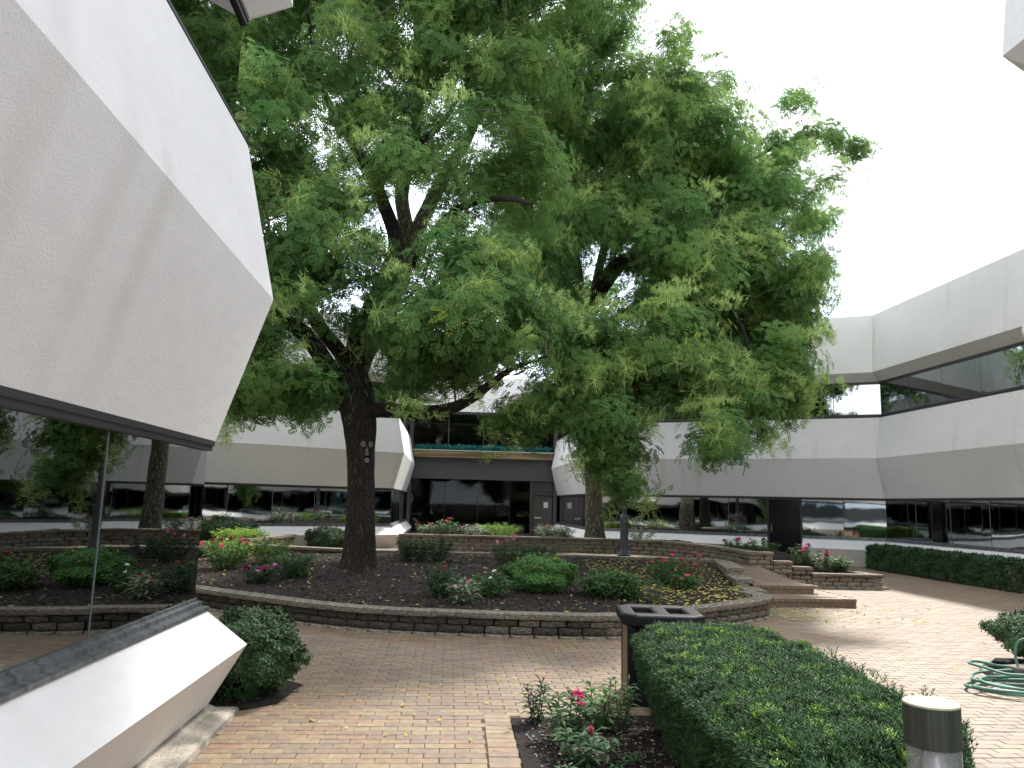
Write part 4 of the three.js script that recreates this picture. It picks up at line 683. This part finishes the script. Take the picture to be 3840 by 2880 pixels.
const DK = [[0.03, 0.075, 0.022], [0.04, 0.095, 0.028], [0.025, 0.06, 0.022]], MID = [[0.055, 0.13, 0.03], [0.07, 0.15, 0.035], [0.045, 0.11, 0.03]], LIME = [[0.26, 0.36, 0.03], [0.20, 0.32, 0.03], [0.14, 0.26, 0.03]], PALE = [[0.33, 0.38, 0.26], [0.08, 0.15, 0.05], [0.22, 0.28, 0.16]], RUST = [[0.16, 0.07, 0.04], [0.08, 0.1, 0.035], [0.12, 0.09, 0.04]];
const inBed = (x, z) => [x, bedH(x, z), z];
let ps = 300;
const P = (name, label, at, o) => plant(name, label, at, { seed: ps++, big: at[2] < -9 && at[2] > -30 ? 1.22 : 1, stems: 9, L: 0.12, W: 0.036, ...o, leaves: Math.round((o.leaves ?? 150) * 1.5) });
const dkg = 'dark leafy clumps along the rear edge of the tree bed';
for (const [x, z] of [[-2.05, -15.9], [-1.72, -15.7], [-1.38, -15.85]]) P('leafy_clump', 'dark green leafy clump just right of the dark tree trunk', inBed(x, z), { cat: 'plant', h: 0.42, r: 0.24, cols: DK, leaves: 220, group: dkg });
P('impatiens', 'dark leafy plant with two pale pink tips behind the yellow flowered bush', inBed(0.04, -14.9), { h: 0.42, r: 0.34, cols: DK, leaves: 300, stems: 14, flowers: [['0.62,0.22,0.32', 3, 1, 1.4]] });
P('leafy_clump', 'dark leafy clump behind the yellow flowered bush, without flowers', inBed(0.62, -15.7), { cat: 'plant', h: 0.36, r: 0.3, cols: DK, leaves: 240 });
{ const f = ellipsoidShrub('feathery_bush', 'feathery green bush dotted with small yellow flowers in the tree bed', 'shrub', inBed(0.5, -12.25), [0.54, 0.25, 0.45], 2600, 66, [[0.07, 0.17, 0.04], [0.09, 0.21, 0.045], [0.055, 0.14, 0.04]], undefined, 1.25), r = rng(67);
  for (let i = 0; i < 18; i++) { const a = r() * 6.28, e = r() * 1.2, m = part(f, 'flower', bloomGeo[2], petal(YELLOW)); m.position.set(0.56 * Math.cos(a) * Math.cos(e), 0.25 + 0.27 * Math.sin(e), 0.47 * Math.sin(a) * Math.cos(e)); m.rotation.set(r(), r() * 6, r()); m.scale.setScalar(1.2); } }
P('impatiens', 'dark green impatiens with one red flower at the front of the tree bed', inBed(-0.95, -11.55), { h: 0.40, r: 0.26, cols: DK, leaves: 220, flowers: [[RED, 2, 0, 1.1]] });
P('impatiens', 'pale variegated impatiens with a bright pink flower, near the front wall', inBed(-0.6, -11.1), { h: 0.30, r: 0.2, cols: PALE, leaves: 120, L: 0.15, W: 0.04, flowers: [[PINK, 3, 0, 1.2]] });
P('impatiens', 'dark green impatiens with a small white flower beside the variegated one', inBed(-0.25, -11.6), { h: 0.3, r: 0.24, cols: MID, leaves: 200, flowers: [[WHITE, 2, 0]] });
P('leafy_clump', 'broad low clump of long green leaves near the litter bin', inBed(1.42, -12.0), { cat: 'plant', h: 0.36, r: 0.34, cols: MID, leaves: 320, stems: 14, L: 0.15, W: 0.04 });
P('leafy_clump', 'green leafy clump between the long leaved clump and the bare shrub', inBed(1.82, -11.95), { cat: 'plant', h: 0.32, r: 0.26, cols: MID, leaves: 240, stems: 12, L: 0.13 });
P('thin_shrub', 'thin open shrub with reddish stems beside the green clump', inBed(2.15, -11.75), { cat: 'shrub', h: 0.34, r: 0.18, cols: MID, leaves: 90, stems: 9, L: 0.06, W: 0.025, stemMat: M.twig });
P('impatiens', 'green impatiens crowned with hot pink flowers near the brick steps', inBed(2.82, -14.1), { h: 0.46, r: 0.34, cols: MID, leaves: 320, stems: 16, flowers: [[PINK, 9, 0, 1.6], [RED, 3, 0, 1.3]] });
P('impatiens', 'small impatiens with two coral pink flowers in front of the crowned one', inBed(3.02, -13.6), { h: 0.24, r: 0.22, cols: MID, leaves: 150, flowers: [['0.72,0.12,0.14', 3, 0, 1.3]] });
P('thin_shrub', 'sparse rust leaved plant with one pink flower near the brick steps', inBed(3.32, -14.15), { cat: 'shrub', h: 0.42, r: 0.17, cols: RUST, leaves: 100, stems: 8, L: 0.07, flowers: [[PINK, 2, 0, 1.2]], stemMat: M.twig });
P('impatiens', 'large bright green bush with red flowers at the far left of the tree bed', inBed(-5.3, -15.0), { h: 0.5, r: 0.42, cols: [...MID, LIME[2]], leaves: 420, stems: 20, flowers: [[RED, 7, 0, 1.6], ['0.72,0.1,0.12', 4, 1, 1.3]] });
P('impatiens', 'yellow green bush with a white flower beside the large red flowered one', inBed(-4.75, -15.9), { h: 0.44, r: 0.4, cols: [...LIME, ...MID], leaves: 360, stems: 18, flowers: [[WHITE, 2, 0, 1.2]] });
P('impatiens', 'magenta flowered plant on the left slope of the tree bed', inBed(-3.98, -12.95), { h: 0.26, r: 0.28, cols: DK, leaves: 220, stems: 12, flowers: [[MAGENTA, 9, 0, 1.6], ['0.6,0.1,0.4', 3, 0, 1.3]] });
P('leafy_clump', 'broad green clump between the magenta flowers and the dark trunk', inBed(-3.62, -13.6), { cat: 'plant', h: 0.4, r: 0.4, cols: [...DK, ...MID], leaves: 380, stems: 18, flowers: [[RED, 1, 0]] });
const lg = 'lime plants in the far left bed';
for (const [x, z] of [[-7.1, -20.0], [-6.75, -19.7], [-6.5, -20.3], [-6.9, -20.7]]) P('lime_plant', 'bright lime green plant behind the short pale wall', [x, 0.5, z], { cat: 'plant', h: 0.3, r: 0.32, cols: LIME, leaves: 220, stems: 12, group: lg });
for (const [x, z, l, f] of [[-6.1, -17.2, 'yellow leaved plant at the left corner of the tree bed', [[WHITE, 1, 0]]], [-5.6, -16.6, 'yellow green plant between the red flowered bush and the path', [[RED, 3, 0, 1.2]]]]) P('lime_plant', l, inBed(x, z), { cat: 'plant', h: 0.42, r: 0.38, cols: LIME, leaves: 300, stems: 14, flowers: f });
const up = (x, z) => [x, upperH(x, z), z];
P('impatiens', 'pale variegated plant with coral flowers at the left end of the block wall', up(-2.1, -20.6), { h: 0.3, r: 0.26, cols: PALE, leaves: 160, flowers: [['0.65,0.08,0.12', 5, 0, 1.6]] });
P('impatiens', 'pale variegated plant with one red flower above the block wall', up(-1.6, -20.55), { h: 0.36, r: 0.26, cols: [...PALE, ...MID], leaves: 180, flowers: [[RED, 2, 0, 1.7]] });
P('impatiens', 'white variegated plant with crimson flowers above the block wall', up(-0.9, -20.6), { h: 0.28, r: 0.32, cols: [PALE[0], [0.5, 0.52, 0.45], PALE[1]], leaves: 200, stems: 12, flowers: [[CRIMSON, 4, 0, 1.6]] });
P('feathery_bush', 'feathery lime bush above the middle of the block wall', up(-0.15, -20.7), { cat: 'plant', h: 0.34, r: 0.46, cols: LIME, leaves: 700, stems: 30, L: 0.07, W: 0.016 });
P('impatiens', 'variegated plant with a magenta flower left of the pale tree trunk', up(0.95, -20.6), { h: 0.32, r: 0.26, cols: PALE, leaves: 180, flowers: [[MAGENTA, 3, 0, 1.7]] });
P('impatiens', 'green and white plant close to the pale tree trunk', up(1.45, -20.6), { h: 0.3, r: 0.26, cols: [...PALE, ...MID], leaves: 180, flowers: [[RED, 1, 0, 1.3]] });
P('impatiens', 'green plant with one red flower right of the lamp post', up(3.35, -20.4), { h: 0.3, r: 0.34, cols: MID, leaves: 160, flowers: [[PINK, 2, 0, 1.7]] });
P('impatiens', 'purple pink flowered plant above the bend of the block wall', up(5.75, -20.2), { h: 0.42, r: 0.36, cols: MID, leaves: 220, flowers: [[PINK, 6, 0, 1.8], ['0.45,0.06,0.4', 3, 0, 1.6]] });
P('impatiens', 'green bush with one pink flower beside the black door', up(6.2, -19.6), { h: 0.42, r: 0.36, cols: MID, leaves: 300, stems: 14, flowers: [[PINK, 2, 0, 1.5]] });
P('impatiens', 'hot pink flowered plant in front of the black door', up(6.95, -18.7), { h: 0.4, r: 0.34, cols: MID, leaves: 220, flowers: [[PINK, 9, 0, 1.8]] });
P('impatiens', 'pink flowered plant lower on the mulch slope, before the white plinth', up(7.05, -17.85), { h: 0.36, r: 0.3, cols: [...PALE, ...MID], leaves: 220, flowers: [[PINK, 8, 0, 1.7]] });
P('leafy_clump', 'bright green leafy clump at the end of the mulch slope', up(7.4, -17.9), { cat: 'plant', h: 0.3, r: 0.28, cols: [...MID, [0.2, 0.26, 0.1]], leaves: 260, stems: 12 });
// close to the camera
P('celosia', 'upright dark leaved plant with a small purple flower, in the near bed corner', [0.24, 0.01, -6.2], { h: 0.34, r: 0.12, cols: [[0.045, 0.09, 0.05], [0.035, 0.075, 0.045]], leaves: 90, stems: 4, L: 0.10, W: 0.026, flowers: [[MAGENTA, 2, 2, 1.0]] });
P('celosia', 'leafy plant with large crimson flower heads in the near bed', [0.46, 0.01, -5.72], { h: 0.36, r: 0.2, cols: [[0.06, 0.12, 0.045], [0.08, 0.15, 0.05], [0.05, 0.1, 0.05]], leaves: 130, stems: 7, L: 0.13, W: 0.036, flowers: [[CRIMSON, 2, 0, 1.5]] });
P('celosia', 'light green leafy plant behind the crimson flowers, near the yew hedge', [0.72, 0.01, -6.0], { h: 0.38, r: 0.2, cols: [[0.07, 0.14, 0.045], [0.1, 0.19, 0.05]], leaves: 130, stems: 7, L: 0.12, W: 0.034 });
P('celosia', 'tall leafy plant with narrow leaves beside the yew hedge', [0.88, 0.01, -6.12], { h: 0.4, r: 0.14, cols: [[0.05, 0.1, 0.045], [0.06, 0.12, 0.04]], leaves: 80, stems: 5, L: 0.11, W: 0.022 });
P('celosia', 'low plant with a pink and crimson flower spike, lowest in the near bed', [0.5, 0.01, -5.25], { h: 0.22, r: 0.2, cols: [[0.09, 0.14, 0.08], [0.05, 0.11, 0.045]], leaves: 90, stems: 6, L: 0.12, W: 0.036, flowers: [[CRIMSON, 1, 1, 0.9]] });
const sg = 'tiny seedlings in the near bed';
for (const [x, z] of [[0.72, -5.12], [0.84, -5.3], [0.66, -5.0], [0.38, -5.0]]) P('seedling', 'tiny green seedling in the mulch below the yew hedge', [x, 0.01, z], { cat: 'plant', h: 0.07, r: 0.04, cols: [[0.06, 0.14, 0.06], [0.08, 0.17, 0.06]], leaves: 16, stems: 2, L: 0.07, W: 0.022, group: sg });
// behind the atrium glass
{
  const a = PLAN[5], q = (s, z) => [a[0] + dp[0] * s + d1[0] * z, a[1] + dp[1] * s + d1[1] * z];
  const pg = 'potted plants inside the atrium';
  for (const [s, z, h] of [[1.1, 1.4, 0.9], [2.5, 1.2, 1.3], [3.1, 1.8, 1.5], [3.9, 1.2, 1.1], [4.5, 1.7, 1.3], [5.1, 1.3, 1.2], [1.8, 2.2, 1.2]]) { const p = q(s, z); const t = P('potted_palm', 'dark potted plant standing inside the atrium behind the glass', [p[0], 0.6, p[1]], { cat: 'plant', h, r: 0.45, cols: MID, leaves: 150, stems: 9, L: 0.4, W: 0.05, group: pg }); part(t, 'pot', lathe([[0, -0.3], [0.13, -0.3], [0.19, -0.02], [0.2, 0], [0.17, 0.005], [0, -0.02]], 18), M.bronzeLight); }
  for (const [s, w, l] of [[2.3, 1.4, 'white planter box inside the atrium, near its left panes'], [4.85, 1.2, 'white planter box inside the atrium, near its door']]) { const p = q(s, 0.7), t = thing('planter_box', l, 'planter', [p[0], 0.3, p[1]], Math.atan2(-dp[1], dp[0])); part(t, 'shell', cbox(w, 0.36, 0.4, 0.02, 0, 0.18, 0), M.whiteBox); part(t, 'soil', box(w - 0.08, 0.02, 0.32, 0, 0.362, 0), M.mulch); }
  const p = q(3.45, -0.24), t = thing('window_planter', 'long tan planter of turquoise leaves along the foot of the upper atrium glass', 'planter', [p[0], 3.6, p[1]], Math.atan2(-dp[1], dp[0]));
  part(t, 'trough', box(6.3, 0.3, 0.3, 0, 0.16, 0), M.tan); part(t, 'rim', box(6.34, 0.04, 0.34, 0, 0.33, 0), std('pale green rim', { color: RGB(0.5, 0.58, 0.5) }));
  const r = rng(88), b = new GB(); for (let i = 0; i < 900; i++) { const az = r() * 6.28, d = V(Math.cos(az) * 0.6, 0.5 + r(), Math.sin(az) * 0.6).normalize(), s = V().crossVectors(d, V(0, 1, 0.1)).normalize(), k = 0.7 + 0.6 * r(); b.leaf(V((r() - 0.5) * 6.1, 0.33 + 0.1 * r(), (r() - 0.5) * 0.25), d, s, 0.2 + 0.2 * r(), 0.06, 0.25, [0.04 * k, 0.24 * k, 0.215 * k]); }
  part(t, 'leaves', b.geo(), vLeaf, 'stuff');
}

// ---------------------------------------------------------------- street furniture and small things
{ // litter bin
  const b = thing('litter_bin', 'square litter bin with black two hole lid and pebble side panels', 'bin', [1.33, 0, -7.05], -0.06);
  const W = 0.6, D = 0.66, H = 0.635;
  for (const x of [-1, 1]) for (const z of [-1, 1]) part(b, 'corner_post', cbox(0.07, H, 0.07, 0.012, x * (W / 2 - 0.035), H / 2, z * (D / 2 - 0.035)), M.black);
  for (const x of [-1, 1]) part(b, 'side_panel', box(0.03, H - 0.06, D - 0.14, x * (W / 2 - 0.022), H / 2, 0), M.aggregate);
  for (const z of [-1, 1]) part(b, 'side_panel', box(W - 0.14, H - 0.06, 0.03, 0, H / 2, z * (D / 2 - 0.022)), z > 0 ? M.black : M.aggregate);
  part(b, 'base', box(W - 0.02, 0.06, D - 0.02, 0, 0.03, 0), M.black);
  const s = new THREE.Shape(), w = W / 2 + 0.02, d = D / 2 + 0.02, c = 0.1; s.moveTo(-w + c, -d); s.lineTo(w - c, -d); s.lineTo(w, -d + c); s.lineTo(w, d - c); s.lineTo(w - c, d); s.lineTo(-w + c, d); s.lineTo(-w, d - c); s.lineTo(-w, -d + c); s.closePath();
  const hole = (x0, x1) => { const h = new THREE.Path(); h.moveTo(x0, -0.24); h.lineTo(x0, 0.24); h.lineTo(x1, 0.24); h.lineTo(x1, -0.24); h.closePath(); s.holes.push(h); };
  hole(-0.25, -0.03); hole(0.045, 0.245);
  const g = new THREE.ExtrudeGeometry(s, { depth: 0.05, bevelEnabled: true, bevelThickness: 0.025, bevelSize: 0.03, bevelSegments: 3 }); g.rotateX(-Math.PI / 2); g.translate(0, H + 0.025, 0);
  const lid = part(b, 'lid', g, M.black);
  for (const [x, ww] of [[-0.14, 0.18], [0.145, 0.16]]) { const f = new GB(), y0 = H + 0.09, y1 = H + 0.035, o = [V(x - ww / 2 - 0.03, y0, 0.25), V(x + ww / 2 + 0.03, y0, 0.25), V(x + ww / 2 + 0.03, y0, -0.25), V(x - ww / 2 - 0.03, y0, -0.25)].map((v) => v.setY(H + 0.075)), i = [V(x - ww / 2, y1, 0.17), V(x + ww / 2, y1, 0.17), V(x + ww / 2, y1, -0.17), V(x - ww / 2, y1, -0.17)]; for (let k = 0; k < 4; k++) f.quad(o[k], o[(k + 1) % 4], i[(k + 1) % 4], i[k]); part(lid, 'funnel', f.geo(), M.black); part(lid, 'tray', box(ww + 0.01, 0.01, 0.35, x, y1 - 0.02, 0), std('ash tray grit', { color: RGB(0.045, 0.045, 0.05), roughness: 0.9, bumpMap: rep(T.stoneBump, 3), bumpScale: 0.01 })); }
}
{ // bollard light
  const b = thing('bollard_light', 'short bollard light with brown ribbed cap and clear lens before the yew hedge', 'bollard', [1.425, 0, -2.74]), R = 0.087, H = 1.0;
  part(b, 'post', lathe([[0, 0], [R + 0.02, 0], [R + 0.02, 0.02], [R - 0.004, 0.03], [R - 0.004, 0.66], [0, 0.66]], 40), M.bollard);
  part(b, 'lens', new THREE.CylinderGeometry(R - 0.004, R - 0.004, 0.22, 48, 1, true).translate(0, 0.76, 0), M.lens);
  part(b, 'reflector_cone', lathe([[0.0, 0.862], [0.022, 0.86], [0.03, 0.82], [0.058, 0.70], [0.08, 0.662]], 40), M.reflector);
  for (const a of [0.5, 2.6, 4.7]) part(b, 'lens_rod', new THREE.CylinderGeometry(0.004, 0.004, 0.21, 8).translate(Math.cos(a) * 0.074, 0.765, Math.sin(a) * 0.074), M.alu);
  const cap = [], n = 96; for (let i = 0; i <= n; i++) { const t = i / n * 2 * Math.PI; cap.push([Math.cos(t) * R * (1 + 0.0022 * Math.sin(i * Math.PI / 1.5)), Math.sin(t) * R * (1 + 0.0022 * Math.sin(i * Math.PI / 1.5))]); }
  const g = new GB(); for (let i = 0; i < n; i++) { const [x, z] = cap[i], [u, w] = cap[i + 1], ua = [i / n, 0], ub = [(i + 1) / n, 0]; g.quad(V(x, H - 0.137, z), V(u, H - 0.137, w), V(u, H - 0.004, w), V(x, H - 0.004, z), ua, ub, [ub[0], 1], [ua[0], 1]); g.tri(V(x, H - 0.137, z), V(u, H - 0.137, w), V(0, H - 0.132, 0)); }
  part(b, 'cap', g.geo(), M.bollard);
  part(b, 'lid', lathe([[0, H], [R - 0.003, H], [R + 0.001, H - 0.003], [R + 0.001, H - 0.008]], 64), M.bollardTopLit);
}
{ // lamp post
  const x = 2.8, z = -19.25, y = pathH(2.8, -19.25), l = thing('lamp_post', 'dark grey lamp post with flared base in front of the tan block wall', 'lamp post', [x, y, z]);
  part(l, 'base', lathe([[0, 0], [0.16, 0], [0.16, 0.03], [0.125, 0.05], [0.125, 0.11], [0.105, 0.13], [0.1, 0.15], [0.1, 0.85], [0.112, 0.87], [0.112, 0.92], [0.08, 0.96], [0.062, 0.98]], 24), M.lampMetal);
  part(l, 'pole', lathe([[0.062, 0.96], [0.058, 3.4], [0.075, 3.42], [0.075, 3.5], [0, 3.5]], 20), M.lampMetal);
  part(l, 'globe', lathe([[0.08, 3.5], [0.15, 3.6], [0.19, 3.75], [0.17, 3.92], [0.1, 4.02], [0, 4.04]], 20), std('milky globe', { color: RGB(0.7, 0.7, 0.68), roughness: 0.4 }));
  part(l, 'finial', lathe([[0.1, 4.02], [0.05, 4.08], [0.02, 4.14], [0, 4.16]], 16), M.lampMetal);
}
{ // garden hose
  const h = thing('garden_hose', 'coiled green garden hose lying on the sunny paving by the glossy shrub', 'hose', [4.7, 0, -7.8]), r = rng(97), R = 0.0135;
  const pts = []; const loops = [[4.95, -7.55, 0.62, 0.36, 0.02], [5.0, -7.8, 0.5, 0.5, 0.035], [5.1, -7.45, 0.75, 0.26, 0.03], [5.05, -7.62, 0.6, 0.34, 0.055], [5.1, -7.95, 0.46, 0.44, 0.06]];
  loops.forEach(([cx, cz, a, b, y], k) => { for (let i = 0; i < 12; i++) { const t = i / 12 * 2 * Math.PI + 0.6 + k * 0.35, w = 1 + 0.2 * (r() - 0.5); pts.push(V(cx - 4.7 + Math.cos(t) * a * w, y + 0.015 + 0.02 * r() + (k === 4 && i < 5 ? 0.06 : 0), cz + 7.8 + Math.sin(t) * b * w)); } });
  part(h, 'tube', tube(pts, [R, R], 10, 0.035, 0, false), M.hose);
  part(h, 'tube', tube([V(0.85, 0.03, 0.2), V(0.95, 0.2, -0.2), V(0.8, 0.36, -0.45), V(0.62, 0.34, -0.6), V(0.55, 0.12, -0.55), V(0.6, 0.03, -0.3), V(0.8, 0.03, 0.1)], [R, R], 10, 0.03, 0, false), M.hose);
  part(h, 'tube', tube([V(0.9, 0.02, -0.35), V(0.55, 0.02, -0.3), V(0.3, 0.02, -0.55), V(0.34, 0.03, -0.85), V(0.55, 0.05, -0.98)], [R * 0.95, R * 0.95], 10, 0.03, 0, false), M.hosePale);
  part(h, 'coupling', tube([V(0.54, 0.05, -0.975), V(0.62, 0.052, -0.965), V(0.72, 0.045, -0.93)], [0.019, 0.021, 0.018], 10, 0.03), M.black);
}
{ // edging kerb beside the glossy shrub
  const k = thing('edging_block', 'weathered edging block lying beside the glossy shrub', 'block', [5.3, 0.0, -8.35], 0.3); part(k, 'block', cbox(0.3, 0.1, 0.2, 0.012, 0, 0.05, 0), M.stones[3]);
}
{ // face ornaments on the dark trunk
  const zf = (y) => 0.262, tx = -2.735, tz = -14.4, grp = 'eye ornaments on the tree trunk';
  const on = (name, label, dx, y, g, mat, group) => { const a = dx / 0.27, o = thing(name, label, 'ornament', [tx + 0.285 * Math.sin(a) - 0.002 * (y - 2), y, tz + 0.285 * Math.cos(a)], a * 0.9, group); part(o, 'body', g, mat); return o; };
  const blob = (sx, sy, sz, k) => { const g = new THREE.IcosahedronGeometry(1, 3), p = g.attributes.position; for (let i = 0; i < p.count; i++) { const f = 1 + 0.12 * noise(p.getX(i) * 2.5 + k, p.getY(i) * 2.5, p.getZ(i) * 2.5); p.setXYZ(i, p.getX(i) * sx * f, p.getY(i) * sy * f, p.getZ(i) * sz * f); } g.computeVertexNormals(); return g; };
  for (const dx of [0.075, 0.21]) { const e = on('eye_ornament', 'small resin eye ornament fixed to the dark tree trunk', dx, 2.62, blob(0.048, 0.058, 0.022, dx * 9), M.plaque, grp); part(e, 'pupil', new THREE.IcosahedronGeometry(0.008, 2).translate(0.006, -0.012, 0.022), M.plaquePale); }
  on('nose_ornament', 'small wedge shaped resin nose ornament on the dark tree trunk', 0.145, 2.49, lathe([[0.002, 0.09], [0.02, 0.06], [0.034, -0.03], [0.04, -0.06], [0.02, -0.08], [0, -0.08]], 14), M.plaque);
  const m = on('mouth_ornament', 'pale ring shaped resin mouth ornament on the dark tree trunk', 0.155, 2.33, new THREE.TorusGeometry(0.026, 0.016, 8, 18), M.plaquePale); m.rotation.x = 0.1;
}
{ // loose black cable on the path
  const c = thing('loose_cable', 'thin black cable curled on the path behind the dark trunk', 'cable', [-2.55, pathH(-2.6, -19.2) + 0.01, -19.2]); part(c, 'cable', tube([V(-0.4, 0.02, 0), V(-0.2, 0.12, 0.1), V(0, 0.16, 0), V(0.1, 0.05, -0.1), V(-0.1, 0.08, 0.1), V(0.2, 0.14, 0), V(0.25, 0.01, 0.1)], [0.008, 0.008], 6, 0.05), M.black);
}
// ---------------------------------------------------------------- fallen leaves
{
  const r = rng(120), g = new GB(); g.leaf(V(-0.025, 0.004, 0), V(1, 0.1, 0).normalize(), V(0, 0, 1), 0.05, 0.024, 0.05); const geo = g.geo();
  const tones = [[0.55, 0.46, 0.06], [0.48, 0.44, 0.10], [0.38, 0.40, 0.10], [0.50, 0.42, 0.20], [0.24, 0.32, 0.08], [0.42, 0.30, 0.08]], mats = tones.map((c) => leafMat('fallen leaf', RGB(...c), { transmission: 0 }));
  const put = (x, y, z, s) => new THREE.Matrix4().compose(V(x, y + 0.004, z), new THREE.Quaternion().setFromEuler(new THREE.Euler((r() - 0.5) * 0.6, r() * 6.3, (r() - 0.5) * 0.5)), V(s, s, s));
  let n = 0; const bedsAll = [flowerBed, shrubBedL];
  while (n < 110) { const x = -2.2 + 4.0 * r(), z = -5.1 - 4.8 * Math.pow(r(), 0.8); if (x > 0.95 && z > -7.6 || inside(frontBed, x, z) || segDist(frontWall, x, z, false) < 0.08 || bedsAll.some((b) => inside(b, x, z))) continue; const m = part(scene, 'x', geo, mats[Math.floor(r() * 6)]); m.name = numbered('fallen_leaf'); m.applyMatrix4(put(x, 0.002, z, 0.7 + 0.5 * r())); m.userData = { label: 'small yellow fallen leaf lying on the brick paving before the curved wall', category: 'leaf', group: 'fallen leaves on the near paving' }; n++; }
  const ms = [], cs = []; const pick = inPoly(frontBed, 0.05);
  const add = (x, y, z) => { ms.push(put(x, y, z, 0.9 + 0.9 * r())); const c = tones[Math.floor(r() * 6)]; cs.push(RGB(...c)); };
  for (let i = 0; i < 1500; i++) { const p = pick(r); if (!p) continue; const dens = 0.28 + 0.9 * smooth((p[0] - 1.0) / 2.2); if (r() < dens) add(p[0], bedH(...p) + 0.006, p[1]); }
  for (let i = 0; i < 1000; i++) { const s = r(), x = 1.6 + 2.6 * r(), z = mix(-11.5, -17.3, r()); if (inside(frontBed, x, z)) add(x, bedH(x, z) + 0.006, z); }
  for (let i = 0; i < 260; i++) { const x = 4.2 + 3.2 * r() * r(), z = -11.8 - 2.6 * r(); if (!inside(frontBed, x, z) && !inside(lowStep, x, z)) add(x, 0.002, z); }
  for (let i = 0; i < 120; i++) { const x = 3 + 8 * r(), z = -8 - 9 * r(); if (!beds.some((b) => inside(b, x, z)) && !inside(lowStep, x, z) && !inside(path, x, z)) add(x, 0.002, z); }
  for (let i = 0; i < 160; i++) { const x = 0.2 + 4.3 * r(), z = -18.2 - 1.6 * r(); if (inside(path, x, z)) add(x, pathH(x, z) + 0.002, z); }
  const o = copies(scene, 'leaf_litter', geo, leafMat('fallen leaves', RGB(1, 1, 1), { transmission: 0 }), ms, cs); o.userData.label = 'yellow leaf litter strewn over the mulch of the tree bed'; o.userData.category = 'leaves';
}
scene.updateMatrixWorld(true);
renderer.render(scene, camera);
